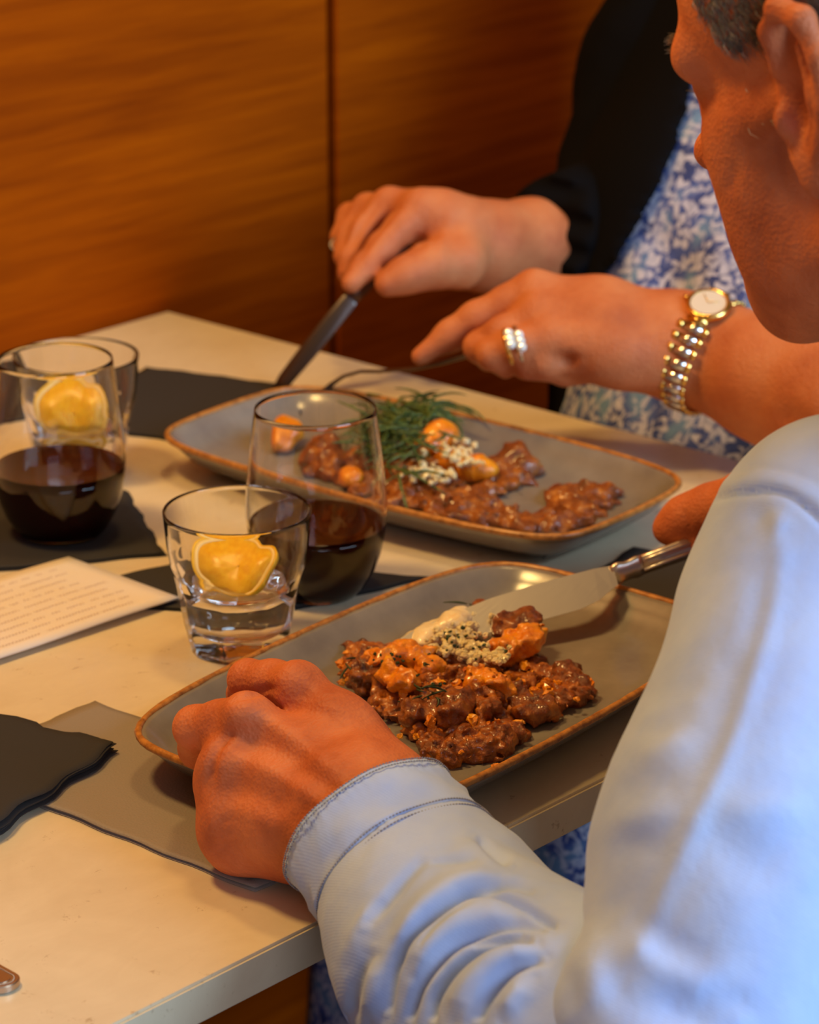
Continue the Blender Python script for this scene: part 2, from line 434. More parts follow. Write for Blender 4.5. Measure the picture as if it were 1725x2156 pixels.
M['herb'] = food('herb', (0.02, 0.05, 0.008), (0.06, 0.12, 0.015), (0.14, 0.20, 0.03), 0.5, 200)
M['herb_dark'] = mat('chopped_herb', (0.02, 0.045, 0.012), 0.5)
m = M['hair'] = mat('grey_hair', (0.12, 0.10, 0.085), 0.6)
L(m, ramp(m, tex(m, coords(m), 60, 3), [(0.3, (0.09, 0.075, 0.06)), (0.7, (0.26, 0.22, 0.18))]), bsdf(m).inputs['Base Color'])
M['hair_white'] = mat('white_hair', (0.5, 0.42, 0.36), 0.5)
M['hair_dark'] = mat('dark_brown_hair', (0.03, 0.017, 0.01), 0.6)
M['eye'] = mat('eye', (0.7, 0.65, 0.6), 0.15)
M['trouser'] = mat('navy_cloth', (0.02, 0.025, 0.05), 0.9)

# ------------------------------------------------------------------ setting
WALL_Y = 1.672
wall = empty('wall_back', (0, WALL_Y, 0), kind='structure')
for x0, x1 in ((-0.65, 0.555), (0.565, 1.768), (1.778, 2.98), (2.99, 4.2)):
    link('panel', box_mesh('panel', (x0, WALL_Y, 0.0), (x1, WALL_Y+0.018, 2.7), 0.0015), M['wood'], wall, smooth=False)
link('backing', box_mesh('backing', (-0.7, WALL_Y+0.012, 0.0), (4.25, WALL_Y+0.05, 2.7)), M['wood_dark'], wall, smooth=False)
o = link('floor', box_mesh('floor', (-2.5, -3.0, -0.05), (4.25, WALL_Y, 0.0)), M['floor'], None, False); props(o, kind='structure')

TZ = 0.75
tab = empty('table', (1.1, 1.27, 0), 'pale marble dining table against the wood panelled wall', 'table')
link('tabletop', box_mesh('tabletop', (-0.35, 0.863, TZ-0.0215), (1.578, 1.669, TZ), 0.0015), M['marble'], tab, smooth=False)
for x in (0.1, 1.1):
    link('pedestal', box_mesh('pedestal', (x-0.04, 1.26, 0.02), (x+0.04, 1.38, TZ-0.0215), 0.004), M['wood_dark'], tab, smooth=False)
    link('foot', box_mesh('foot', (x-0.2, 1.05, 0.0), (x+0.2, 1.6, 0.02), 0.004), M['wood_dark'], tab, smooth=False)

# ------------------------------------------------------------------ napkins and paper
def napkin(name, c, e1, e2, s1, s2, mt, label, plies=3, gap=0.0007, lift=0.0, z0=TZ, seed=0, group=None, wav=0.0008):
    """folded napkin: c = corner (world xy), e1/e2 = edge directions, plies as parts"""
    e1 = np.array([*unit(e1), 0]); e2 = np.array([*unit(e2), 0]); c = np.array([c[0], c[1], z0])
    root = empty(name, c, label, 'napkin', group)
    rnd = random.Random(seed)
    for p in range(plies):
        n = 26; V = []; F = []
        ins = 0.0012*(p % 2) + rnd.uniform(0, 0.0008)
        for s in (0, 1):
            for i in range(n+1):
                for j in range(n+1):
                    u, v = i/n, j/n
                    uu = ins+(s1-2*ins)*u; vv = ins+(s2-2*ins)*v
                    ex = 0.0009*math.sin(uu*170+seed)*(v-0.5)*2*wav/0.0008 + 0.0007*math.sin(uu*410+seed*2+p)*(v-0.5)*wav/0.0008
                    ez = 0.0009*math.sin(vv*150+seed)*(u-0.5)*2*wav/0.0008
                    q = c + e1*(uu+ez) + e2*(vv+ex)
                    edge = max(abs(u-0.5), abs(v-0.5))*2
                    z = 0.00025 + p*(gap+0.0004) + lift*(1-u)*(p+1)/plies + wav*p*0.5*(0.5+0.5*math.sin(uu*60+vv*45+seed+p*1.7))*max(0, edge-0.5)*2
                    V.append((q[0], q[1], z0+z+s*0.0004))
        m_ = (n+1)*(n+1)
        for i in range(n):
            for j in range(n):
                a = i*(n+1)+j; F.append((a, a+1, a+n+2, a+n+1)); F.append((m_+a, m_+a+n+1, m_+a+n+2, m_+a+1))
        ring = [i*(n+1) for i in range(n+1)]+[n*(n+1)+j for j in range(1, n+1)]+[i*(n+1)+n for i in range(n-1, -1, -1)]+[j for j in range(n-1, 0, -1)]
        for a, b in zip(ring, ring[1:]+ring[:1]): F.append((a, b, m_+b, m_+a))
        me = mesh('ply', V, F); bm = bmesh.new(); bm.from_mesh(me); bmesh.ops.recalc_face_normals(bm, faces=bm.faces); bm.to_mesh(me); bm.free()
        link('ply', me, mt, root)
    return root
napkin('paper_napkin', (1.1915, 1.268), (.534, .845), (-.845, .534), .126, .15, M['napkin'], 'black square paper napkin lying under the left wine glass', seed=1, plies=2)
napkin('paper_napkin', (1.272, 1.119), (-.5, .866), (-.966, .259), .15, .120, M['napkin'], 'black paper napkin lying under the wine glass behind the front tumbler', seed=2, plies=2)
napkin('paper_napkin', (1.459, 1.569), (.32, -.947), (-.947, -.32), .152, .148, M['napkin'], 'black paper napkin at the back, half under the far grey plate', seed=3, plies=2)
napkin('paper_napkin', (0.968, 1.068), (-.24, .97), (-.967, -.255), .17, .17, M['napkin'], 'black folded paper napkin with loose layers at the left edge', seed=4, plies=4, z0=TZ+.0030, gap=0.0010, wav=0.0016)
napkin('paper_napkin', (0.902, 0.905), (1, 0.03), (-0.03, 1), .11, .222, M['napkin_grey'], 'taupe grey folded paper napkin under the near plate and the resting fist', seed=5, plies=3, gap=0.0004, wav=0.0006)
napkin('paper_napkin', (1.394, 1.062), (-.98, -.17), (.17, -.98), .15, .15, M['napkin'], 'black paper napkin under the near plate below the knife handle', seed=6, plies=2)
napkin('paper_napkin', (1.318, 1.086), (-.85, -.52), (.52, -.85), .02, .06, M['napkin'], 'small black napkin corner showing between the two plates', seed=8, plies=1)
napkin('paper_napkin', tuple(onz(20, 772)[:2]), (-.9, .4), (-.4, -.9), .13, .13, M['napkin'], 'black paper napkin behind the left glasses near the wall', seed=7, plies=2)

paper = empty('handwritten_page', (1.139, 1.202, TZ), 'cream page with rows of faded handwriting at the left edge', 'paper')
pc = np.array([1.139, 1.202, TZ+0.0016]); pe1 = np.array([*unit((-.131, .009)), 0]); pe2 = np.array([*unit((.009, .131)), 0])
V = []; F = []
for s in (0, 1):
    for i in range(21):
        for j in range(11):
            u, v = i/20*0.19, j/10*0.105
            V.append(pc+pe1*u+pe2*v+np.array([0, 0, 0.0025*(1-j/10)+0.0006*math.sin(u*40)+s*0.0011]))
n_ = 231
for i in range(20):
    for j in range(10):
        a = i*11+j; F.append((a, a+11, a+12, a+1)); F.append((n_+a, n_+a+1, n_+a+12, n_+a+11))
ring = [i*11 for i in range(21)]+[220+j for j in range(1, 11)]+[i*11+10 for i in range(19, -1, -1)]+[j for j in range(9, 0, -1)]
for a, b in zip(ring, ring[1:]+ring[:1]): F.append((a, n_+a, n_+b, b))
me = mesh('sheet', V, F); bm = bmesh.new(); bm.from_mesh(me); bmesh.ops.recalc_face_normals(bm, faces=bm.faces); bm.to_mesh(me); bm.free()
link('sheet', me, M['paper'], paper)
rnd = random.Random(5); V = []; F = []
for line in range(9):
    u = 0.012+rnd.uniform(0, 0.02) if line not in (7, 8) else 0.02
    vv = 0.012+line*0.0098
    ulim = 0.185 if line < 8 else 0.08
    while u < ulim:
        wl = rnd.uniform(0.006, 0.03) if line not in (5, 8) else rnd.uniform(0.003, 0.008)
        k = int(wl/0.0007)
        for q in range(k):
            a = u+q*0.0007; h1 = vv+0.0013*math.sin(q*1.9+line)+rnd.uniform(-.0006, .0006); h2 = vv+0.0013*math.sin((q+1)*1.9+line)+rnd.uniform(-.0006, .0006)
            i0 = len(V)
            for (x_, y_) in ((a, h1), (a+0.0009, h2), (a+0.0009, h2+0.0005), (a, h1+0.0005)):
                V.append(pc+pe1*x_+pe2*y_+np.array([0, 0, 0.0025*(1-y_/0.105)+0.0006*math.sin(x_*40)+0.00122]))
            F.append((i0, i0+3, i0+2, i0+1))
        u += wl+rnd.uniform(0.001, 0.005)
props(link('handwriting', mesh('handwriting', V, F), M['ink'], paper, False), 'faded purplish handwriting')

# ------------------------------------------------------------------ plates
def plate(cx, cy, ang, hl, hw, label, bulge=0.010, zr=0.0245):
    root = empty('serving_plate', (cx, cy, TZ+0.0033), label, 'plate', 'grey rectangular plates')
    ca, sa = math.cos(ang), math.sin(ang); n = 160; rc = 0.026
    def outline(k, off):
        t = 2*math.pi*k/n; c, s = math.cos(t), math.sin(t)
        # superellipse with bulging sides
        p = 7.0; r = (abs(c/hl)**p+abs(s/hw)**p)**(-1/p); x, y = r*c, r*s
        bx = bulge*(1-(y/hw)**2)*0.6*(1 if x > 0 else -1)*min(1, abs(x)/hl*1.2); by = bulge*(1-(x/hl)**2)*(1 if y > 0 else -1)*min(1, abs(y)/hw*1.2)
        x += bx; y += by; l = math.hypot(x, y)
        # shrink by an even margin
        nx, ny = (abs(x)/hl)**(p-1)*np.sign(x)/hl, (abs(y)/hw)**(p-1)*np.sign(y)/hw; q = math.hypot(nx, ny)
        return x-off*nx/q, y-off*ny/q
    prof_top = [(0.0028, zr), (0.006, zr-0.0016), (0.011, zr-0.0070), (0.017, zr-0.0125), (0.024, zr-0.0160), (0.032, zr-0.0172), (0.045, zr-0.0176)]
    prof_bot = [(0.0028, zr-0.0034), (0.009, zr-0.0095), (0.017, zr-0.0175), (0.026, zr-0.0216), (0.030, 0.0), (0.036, 0.0), (0.038, zr-0.0218)]
    V = []; F = []
    def ringv(off, z):
        i0 = len(V)
        for k in range(n):
            x, y = outline(k, min(off, 0.036) if off < 0.04 else 0.036)
            if off >= 0.04:
                f_ = 1-(off-0.036)/0.06; x *= f_; y *= f_
            V.append((x*ca-y*sa, x*sa+y*ca, z))
        return i0
    def skinr(a, b):
        for k in range(n): F.append((a+k, a+(k+1) % n, b+(k+1) % n, b+k))
    tops = [ringv(o_, z_) for o_, z_ in prof_top]+[ringv(0.065, zr-0.0178)]
    for a, b in zip(tops[:-1], tops[1:]): skinr(a, b)
    F.append(tuple(tops[-1]+k for k in range(n)))
    bots = [ringv(o_, z_) for o_, z_ in prof_bot]
    for a, b in zip(bots[:-1], bots[1:]): skinr(b, a)
    F.append(tuple(bots[-1]+k for k in range(n-1, -1, -1)))
    skinr(bots[0], tops[0])
    link('dish', mesh('dish', V, F), M['glaze'], root, local=True)
    V = []; F = []; m_ = 10
    for k in range(n):
        x0, y0 = outline(k, 0.0028); x1, y1 = outline(k, 0.0); dx, dy = x1-x0, y1-y0; l = math.hypot(dx, dy); dx /= l; dy /= l
        wob = 1+0.10*math.sin(k*1.7)+0.08*math.sin(k*0.63)
        for j in range(m_):
            a = 2*math.pi*j/m_; rr = 0.0021
            x = x0+dx*(0.0008+rr*wob*math.cos(a)); y = y0+dy*(0.0008+rr*wob*math.cos(a)); V.append((x*ca-y*sa, x*sa+y*ca, zr-0.0010+rr*math.sin(a)))
    for k in range(n):
        for j in range(m_): F.append((k*m_+j, ((k+1) % n)*m_+j, ((k+1) % n)*m_+(j+1) % m_, k*m_+(j+1) % m_))
    props(link('rim', mesh('rim', V, F), M['rim'], root, local=True), 'rust brown glazed rim')
    return root
plate(1.378, 1.227, math.radians(93.5), 0.166, 0.080, 'grey rectangular plate with brown rim in front of the woman')
plate(1.112, 0.974, math.radians(4.0), 0.163, 0.089, 'grey rectangular plate with brown rim under the fist and knife')
PZ = TZ+0.0033+0.0070

# ------------------------------------------------------------------ glasses
def tumbler(px, py, label, level, lem):
    c = onz(px, py); root = empty('water_tumbler', c, label, 'glass', 'faceted water tumblers')
    prof = [(0.0, 0.0015), (0.022, 0.0012), (0.0275, 0.0), (0.0292, 0.0018), (0.0300, 0.006), (0.0318, 0.013), (0.0334, 0.022), (0.0350, 0.031), (0.0354, 0.034), (0.0359, 0.037), (0.0364, 0.040), (0.0369, 0.043), (0.0374, 0.046), (0.0380, 0.0485), (0.0385, 0.051), (0.0389, 0.054), (0.0402, 0.064), (0.0416, 0.080), (0.0418, 0.0826),
            (0.0414, 0.0833), (0.0408, 0.0831), (0.0405, 0.0815), (0.0388, 0.064), (0.0368, 0.052), (0.0352, 0.046), (0.0328, 0.040), (0.0292, 0.030), (0.0266, 0.020), (0.0235, 0.0145), (0.018, 0.0122), (0.009, 0.0114), (0.0, 0.0112)]
    def rf(j, r, z, a):
        if 1 < j < 17 and z > .0005:
            t = 2*math.pi/9; al = (a+0.55) % t-t/2
            ap = r*(1-.066*min(1, max(0, (0.0515-z)/0.016))**.6)
            return min(r, ap/math.cos(al))
        return r
    V, F = lathe(prof, 108, rf, True)
    link('tumbler_glass', mesh('tumbler_glass', V, F), M['glass'], root, local=True)
    # water, just inside the wall
    zi = [(0.0, 0.0108), (0.0095, 0.0110), (0.0184, 0.0118), (0.0240, 0.0142), (0.0271, 0.0198), (0.0296, 0.030), (0.0332, 0.040), (0.0356, 0.046), (0.0372, 0.052)]
    pr = [q for q in zi if q[1] < level-0.001]; a, b = pr[-1], next((q for q in zi if q[1] >= level-0.001), zi[-1])
    t = (level-a[1])/max(b[1]-a[1], 1e-6); rl = a[0]+(b[0]-a[0])*t
    pr += [(rl, level), (rl*0.9, level-0.0004), (0.0, level-0.0005)]
    V, F = lathe(pr, 72, None, True)
    link('water', mesh('water', V, F), M['water'], root, local=True)
    return c, root
def lemon(c, z, tilt, yaw, r, label, squash=1.0, notch=1.1):
    root = empty('lemon_slice', (c[0], c[1], c[2]+z), label, 'lemon slice', 'lemon slices in the tumblers')
    R_ = Matrix.Rotation(yaw, 3, 'Z') @ Matrix.Rotation(tilt, 3, 'X')
    def disc(r0, r1, t, n=72, bend=0.0, seg=0):
        V = []; F = []
        rs = [r0, (r0*0.6+r1*0.4), r1]
        for s in (0, 1):
            for rr in rs:
                for k in range(n):
                    a = 2*math.pi*k/n; q = rr*(1+0.035*math.sin(3*a+yaw)+0.02*math.sin(7*a)-0.26*math.exp(-((a-notch)/.30)**2)); x = q*math.cos(a); y = q*math.sin(a)*squash
                    zz = bend*(x*x)/0.02*1.0+0.0022*math.sin(2*a+1)*q/r1 + (t if s else -t)
                    if seg: zz += (0.00018*abs(math.sin(a*4.5)) if s else -0.00018*abs(math.sin(a*4.5)))*q/r1
                    v = R_ @ Vector((x, y, zz)); V.append(tuple(v))
        def idx(s, j, k): return (s*3+j)*n+k % n
        for k in range(n):
            for j in range(2):
                F.append((idx(1, j, k), idx(1, j+1, k), idx(1, j+1, k+1), idx(1, j, k+1))); F.append((idx(0, j, k), idx(0, j, k+1), idx(0, j+1, k+1), idx(0, j+1, k)))
            F.append((idx(1, 2, k), idx(0, 2, k), idx(0, 2, k+1), idx(1, 2, k+1)))
            if r0 > 0.002: F.append((idx(1, 0, k), idx(1, 0, k+1), idx(0, 0, k+1), idx(0, 0, k)))
        return V, F
    bend = 0.22
    link('flesh', mesh('flesh', *disc(0.0005, r*0.86, 0.0019, bend=bend, seg=9)), M['lemon'], root, local=True)
    link('pith', mesh('pith', *disc(r*0.862, r*0.945, 0.0020, bend=bend)), M['pith'], root, local=True)
    link('peel', mesh('peel', *disc(r*0.947, r, 0.0021, bend=bend)), M['peel'], root, local=True)
c1, t1 = tumbler(505, 1362, 'faceted water tumbler with lemon in front, beside the near plate', 0.040, 0)
c2, t2 = tumbler(168, 1000, 'faceted water tumbler with lemon at the back, behind the left wine glass', 0.036, 0)
lemon(c1+np.array([0.001, 0.0, 0]), 0.0475, math.radians(36), math.radians(-75), 0.0260, 'lemon slice half afloat in the front tumbler', 0.82)
lemon(c2+np.array([0.002, 0.004, 0]), 0.041, math.radians(60), math.radians(-50), 0.0265, 'lemon slice half afloat in the back tumbler')

def wineglass(px, py, label, level):
    c = onz(px, py); root = empty('wine_glass', c, label, 'glass', 'stemless red wine glasses')
    out = [(0.0, 0.002), (0.016, 0.0018), (0.0225, 0.0), (0.0255, 0.0015), (0.0300, 0.0070), (0.0350, 0.0160), (0.0388, 0.0270), (0.0410, 0.0390), (0.0420, 0.0500), (0.0417, 0.0620), (0.0405, 0.0750), (0.0388, 0.0900), (0.0372, 0.1030), (0.0361, 0.1120), (0.0357, 0.1150)]
    inn = [(0.0353, 0.1154), (0.0350, 0.1148), (0.0354, 0.1120), (0.0361, 0.1030), (0.0377, 0.0900), (0.0394, 0.0750), (0.0405, 0.0620), (0.0408, 0.0500), (0.0397, 0.0390), (0.0374, 0.0270), (0.0334, 0.0165), (0.0275, 0.0085), (0.0200, 0.0058), (0.0, 0.0052)]
    V, F = lathe(out+inn, 96)
    link('bowl', mesh('bowl', V, F), M['glass'], root, local=True)
    wi = [(0.0, 0.0046), (0.0205, 0.0053), (0.0281, 0.0082), (0.0339, 0.0163), (0.0379, 0.0269), (0.0402, 0.0391), (0.0412, 0.0500)]
    pr = [q for q in wi if q[1] < level-0.001]; a = pr[-1]; b = next((q for q in wi if q[1] >= level-0.001), wi[-1])
    rl = a[0]+(b[0]-a[0])*(level-a[1])/max(b[1]-a[1], 1e-6)
    V, F = lathe(pr+[(rl, level), (rl*0.93, level-0.0005), (0.0, level-0.0006)], 72)
    props(link('wine', mesh('wine', V, F), M['wine'], root, local=True), 'dark red wine')
wineglass(130, 1125, 'stemless glass of red wine at the left edge', 0.046)
wineglass(668, 1246, 'stemless glass of red wine between the front tumbler and far plate', 0.044)

# ------------------------------------------------------------------ cutlery lying about
hc = empty('cutlery_handle', onz(10, 2100), 'worn metal cutlery handle with beaded border in the bottom left corner', 'cutlery')
q0 = onz(27, 2092)[:2]; dirh = unit(q0-onz(-190, 1960)[:2]); ph = np.array([-dirh[1], dirh[0]])
def handle(off, z0, z1, n=24):
    V = []; ring = []
    Lh = 0.10
    for k in range(n+1):
        a = -math.pi/2+math.pi*k/n; rr = 0.0085-off; ring.append((-0.0085+rr*math.cos(a)*0.9, rr*math.sin(a)))
    ring += [(-Lh+off, (0.0050-off)), (-Lh+off, -(0.0050-off))]
    for z in (z0, z1):
        for (x_, y_) in ring: q = q0+dirh*x_+ph*y_; V.append((q[0], q[1], z))
    m_ = len(ring); F = [tuple(range(m_-1, -1, -1)), tuple(range(m_, 2*m_))]+[(i, (i+1) % m_, m_+(i+1) % m_, m_+i) for i in range(m_)]
    return V, F
V, F = handle(0, TZ+0.0003, TZ+0.0040); me = mesh('handle', V, F)
bm = bmesh.new(); bm.from_mesh(me); bmesh.ops.recalc_face_normals(bm, faces=bm.faces); bmesh.ops.bevel(bm, geom=[e for e in bm.edges if len(e.link_faces) == 2 and e.calc_face_angle(0) > 0.9], offset=0.0006, segments=2, affect='EDGES'); bm.to_mesh(me); bm.free()
link('handle', me, M['steel_worn'], hc, False)
V, F = handle(0.0042, TZ+0.0040, TZ+0.0044); link('raised_panel', mesh('raised_panel', V, F), M['steel_worn'], hc, False)
bm = bmesh.new()
for k in range(64):
    if k < 22:
        a = -math.pi/2+math.pi*k/21; x_, y_ = -0.0085+0.0057*math.cos(a)*0.95, 0.0057*math.sin(a)
    else:
        j = k-22; sd = 1 if j % 2 else -1; x_ = -0.0092-0.0011*(j//2); y_ = sd*(0.0057-0.0009*(j//2)/21*1.3)
    q = q0+dirh*x_+ph*y_
    bmesh.ops.create_icosphere(bm, subdivisions=1, radius=0.00042, matrix=Matrix.Translation((q[0], q[1], TZ+0.0041)))
me = bpy.data.meshes.new('beading'); bm.to_mesh(me); bm.free(); props(link('beading', me, M['steel_worn'], hc), 'beaded border', kind='stuff')

# man's knife
kn = empty('table_knife', P(850, 1353, 1.655), 'steel table knife in the man\'s hand, tip resting in the food', 'knife')
def blade(pairs, d0, d1, x0, x1, th=0.0006):
    V = []; F = []
    p0_ = P(x0, 1352, d0); s_ = unit(P(x1, 1192, d1)-p0_); w_ = -CU-CF*0.88; w_ = unit(w_-s_*(w_@s_)); nrm = np.cross(w_, s_)
    def onpl(x, y): r = ray(x, y); return CAM+r*(((p0_-CAM)@nrm)/(r@nrm))
    for (xa, ya, xb, yb) in pairs:
        a = onpl(xa, ya); b = onpl(xb, yb)
        V += [a+nrm*th, b+nrm*th*0.15, b-nrm*th*0.15, a-nrm*th]
    for i in range(len(pairs)-1):
        for k in range(4): F.append((i*4+k, i*4+(k+1) % 4, (i+1)*4+(k+1) % 4, (i+1)*4+k))
    F.append((3, 2, 1, 0)); F.append(tuple(len(V)-4+k for k in range(4)))
    me = mesh('blade', V, F); bm = bmesh.new(); bm.from_mesh(me); bmesh.ops.recalc_face_normals(bm, faces=bm.faces); bm.to_mesh(me); bm.free(); return me
KD0, KD1 = 1.655, 1.715
link('blade', blade([(832, 1352, 838, 1362), (870, 1330, 880, 1368), (930, 1302, 945, 1352), (1030, 1262, 1060, 1325), (1120, 1234, 1150, 1303), (1200, 1212, 1222, 1283), (1250, 1199, 1262, 1264), (1278, 1194, 1290, 1240), (1290, 1192, 1302, 1232)], KD0, KD1, 832, 1290), M['steel'], kn, False)
def kp(x, y, dd=0.0): return P(x, y, KD0+(KD1-KD0)*(x-832)/(1290-832)+dd)
V, F = tube([kp(1286, 1212), kp(1296, 1208), kp(1302, 1207), kp(1316, 1203), kp(1328, 1198), kp(1340, 1194), kp(1352, 1190)], [.0052, .0066, .0070, .0060, .0062, .0070, .0064], 16, [(0.5, 1)]*7)
link('bolster', mesh('bolster', V, F), M['steel'], kn)
V, F = tube([kp(1350, 1190), kp(1400, 1172), kp(1460, 1150), kp(1540, 1122), kp(1620, 1098), kp(1640, 1092)], [.0062, .0064, .0068, .0075, .0080, .004], 16, [(0.55, 1)]*6)
hd = link('handle', mesh('handle', V, F), M['steel'], kn)
for s in (-0.0030, 0.0028):
    V, F = tube([kp(1356, 1189)-CF*0.0034+CU*s, kp(1400, 1172)-CF*0.0036+CU*s, kp(1460, 1150)-CF*0.0038+CU*s, kp(1560, 1116)-CF*0.004+CU*s], 0.0011, 8)
    link('ridge', mesh('ridge', V, F), M['steel'], hd)

# woman's fork and knife
fk = empty('table_fork', P(605, 915, 2.125), 'steel fork in the woman\'s left hand, tines in the food', 'fork')
fp = [(1180, 735, 1.985), (1100, 738, 1.995), (985, 748, 2.01), (930, 764, 2.02), (870, 777, 2.035), (800, 782, 2.05), (760, 782, 2.058), (725, 792, 2.068), (700, 808, 2.077), (680, 828, 2.087), (664, 845, 2.093)]
V, F = tube([P(*q) for q in fp], [.0055, .0052, .0040, .0034, .0030, .0026, .0026, .0028, .0035, .0050, .0062], 12, [(1, 0.45)]*len(fp))
link('handle', mesh('handle', V, F), M['steel_dark'], fk)
side = unit(CR*0.75+CF*0.3+CU*0.35)
for k in range(4):
    o_ = side*(k-1.5)*0.0058
    V, F = tube([P(668, 842, 2.091)+o_*0.7, P(650, 862, 2.100)+o_, P(628, 890, 2.112)+o_, P(606, 912, 2.122)+o_], [.0014, .0013, .0012, .0006], 8)
    link('tine', mesh('tine', V, F), M['steel_dark'], fk)
kw = empty('table_knife', P(575, 835, 2.14), 'dark steel knife in the woman\'s right hand above the far plate', 'knife')
V, F = tube([P(572, 838, 2.165), P(600, 800, 2.16), P(650, 738, 2.155), P(700, 676, 2.15), P(735, 634, 2.15), P(742, 626, 2.15)], [.0035, .0058, .0068, .0068, .0062, .0050], 12, [(0.16, 1)]*6, up=CU)
link('blade', mesh('blade', V, F), M['steel_dark'], kw)
V, F = tube([P(740, 628, 2.158), P(752, 615, 2.160), P(795, 570, 2.178), P(850, 522, 2.195), P(905, 480, 2.21), P(915, 474, 2.212)], [.0055, .0062, .0062, .0068, .0072, .004], 12, [(0.8, 1)]*6, up=CU)
link('handle', mesh('handle', V, F), M['wood_dark'], kw)

# ------------------------------------------------------------------ food
def blobby(name, blobs, mt, label, cat, h=0.0016, amp=0.0022, freq=140, seed=0, group=None, kind=None, k=0.004, floor_z=None):
    """blobs: (px, py, height of centre above the dish, rx, ry, rz, turn)"""
    prims = []
    for (px, py, z, rx, ry, rz, rot) in blobs:
        c = onz(px, py, PZ+z); a = math.radians(rot); ax = np.array([[math.cos(a), math.sin(a), 0], [-math.sin(a), math.cos(a), 0], [0, 0, 1]])
        prims.append(ell(c, ax, (rx, ry, rz), k))
    fz = PZ-0.0012 if floor_z is None else floor_z
    def post(X, F_):
        F_ = F_ + amp*fbm(X, freq, seed, 3)
        return np.maximum(F_, fz-X[..., 2])
    V, F = skin_surface(prims, h, post, pad=0.004)
    me = mesh(name, V, F); o = link(name, me, mt); home(o); return props(o, label, cat, group, kind)
rnd = random.Random(11)
def scatter_blobs(poly, n, z, r, flat=0.6, sd=1):
    rr = random.Random(sd); out = []
    xs = [p[0] for p in poly]; ys = [p[1] for p in poly]
    while len(out) < n:
        x, y = rr.uniform(min(xs), max(xs)), rr.uniform(min(ys), max(ys)); c = False
        for (x1, y1), (x2, y2) in zip(poly, poly[1:]+poly[:1]):
            if (y1 > y) != (y2 > y) and x < (x2-x1)*(y-y1)/(y2-y1)+x1: c = not c
        if c: q = rr.uniform(0.7, 1.3)*r; st = rr.uniform(1.0, 2.1); out.append((x, y, rr.uniform(0, z), q*st, q/st**.5, q*flat*rr.uniform(0.7, 1.2), rr.uniform(0, 180)))
    return out
# near plate
poly = [(705, 1420), (760, 1372), (860, 1370), (960, 1380), (1060, 1400), (1160, 1400), (1225, 1440), (1220, 1470), (1150, 1480), (1165, 1500), (1095, 1510), (1110, 1555), (1020, 1580), (930, 1598), (880, 1540), (780, 1470)]
blobby('curry', scatter_blobs(poly, 210, 0.007, 0.0062, 0.8, 3)+scatter_blobs([(740, 1400), (900, 1380), (1050, 1430), (1040, 1500), (900, 1500), (800, 1460)], 70, 0.015, 0.0060, 0.8, 4), M['curry'], 'brown curry stew heaped on the near plate', 'food', kind='stuff', amp=0.0026, freq=260, k=.0022, seed=3, h=0.0011)
blobby('meat_shred', [(1190, 1425, .006, .013, .009, .007, 20), (1220, 1450, .005, .009, .009, .006, 20)], M['shred'], 'brown meat piece at the right end of the near curry', 'meat piece', seed=21, amp=.003, freq=200, group='pieces in the near curry')
blobby('meat_shred', [(980, 1560, .006, .016, .008, .006, 40), (1050, 1552, .006, .012, .009, .007, 10), (930, 1580, .004, .012, .007, .005, 10)], M['shred'], 'ragged meat shreds at the front edge of the near curry', 'meat piece', seed=22, amp=.0032, freq=200, group='pieces in the near curry')
blobby('meat_shred', [(1130, 1495, .008, .013, .008, .006, -20), (1090, 1465, .011, .012, .008, .006, 60)], M['shred'], 'meat shred on the right slope of the near curry', 'meat piece', seed=23, amp=.0032, freq=200, group='pieces in the near curry')
blobby('meat_shred', [(960, 1490, .014, .018, .010, .008, 20), (880, 1500, .012, .012, .010, .008, 70)], M['shred'], 'large meat shred in the middle of the near curry', 'meat piece', seed=24, amp=.0032, freq=200, group='pieces in the near curry')
blobby('meat_shred', [(1060, 1312, .018, .010, .007, .006, 10), (1110, 1306, .020, .010, .007, .006, 50), (1080, 1322, .016, .012, .009, .008, 0)], M['shred'], 'curled brown meat shred on top beside the knife blade', 'meat piece', seed=25, amp=.003, freq=200, group='pieces in the near curry')
blobby('meat_shred', [(1008, 1282, .012, .0055, .004, .006, 10), (1018, 1274, .013, .005, .003, .003, 50)], M['shred'], 'small brown meat scrap against the back of the knife blade', 'meat piece', seed=26, amp=.001, freq=170, group='pieces in the near curry', h=.001)
K = dict(cat='vegetable piece', amp=.0030, freq=170, h=.0012, group='orange pieces in the near curry')
blobby('orange_piece', [(1120, 1345, .018, .014, .009, .008, 20), (1075, 1362, .016, .013, .008, .008, 10), (1040, 1372, .013, .010, .007, .007, 0)], M['chunk'], 'large orange piece below the knife blade on the near plate', seed=31, **K)
blobby('orange_piece', [(850, 1432, .019, .009, .008, .006, 10), (818, 1412, .018, .010, .006, .006, 40)], M['chunk'], 'yellowish orange piece at the left of the near curry', seed=32, **K)
blobby('orange_piece', [(830, 1374, .019, .018, .006, .005, 5), (790, 1386, .016, .010, .005, .005, 20), (885, 1385, .017, .010, .006, .005, -20)], M['chunk'], 'long orange strip along the top left of the near curry', seed=33, **K)
blobby('orange_piece', [(1020, 1428, .019, .011, .007, .006, -30), (1052, 1450, .016, .008, .006, .008, -50), (970, 1402, .018, .012, .006, .006, -30)], M['chunk'], 'orange piece in the centre under the cheese crumbs', seed=34, **K)
blobby('orange_piece', [(905, 1402, .018, .010, .007, .006, 80)], M['chunk'], 'small reddish orange piece right of the long orange strip', seed=35, **K)
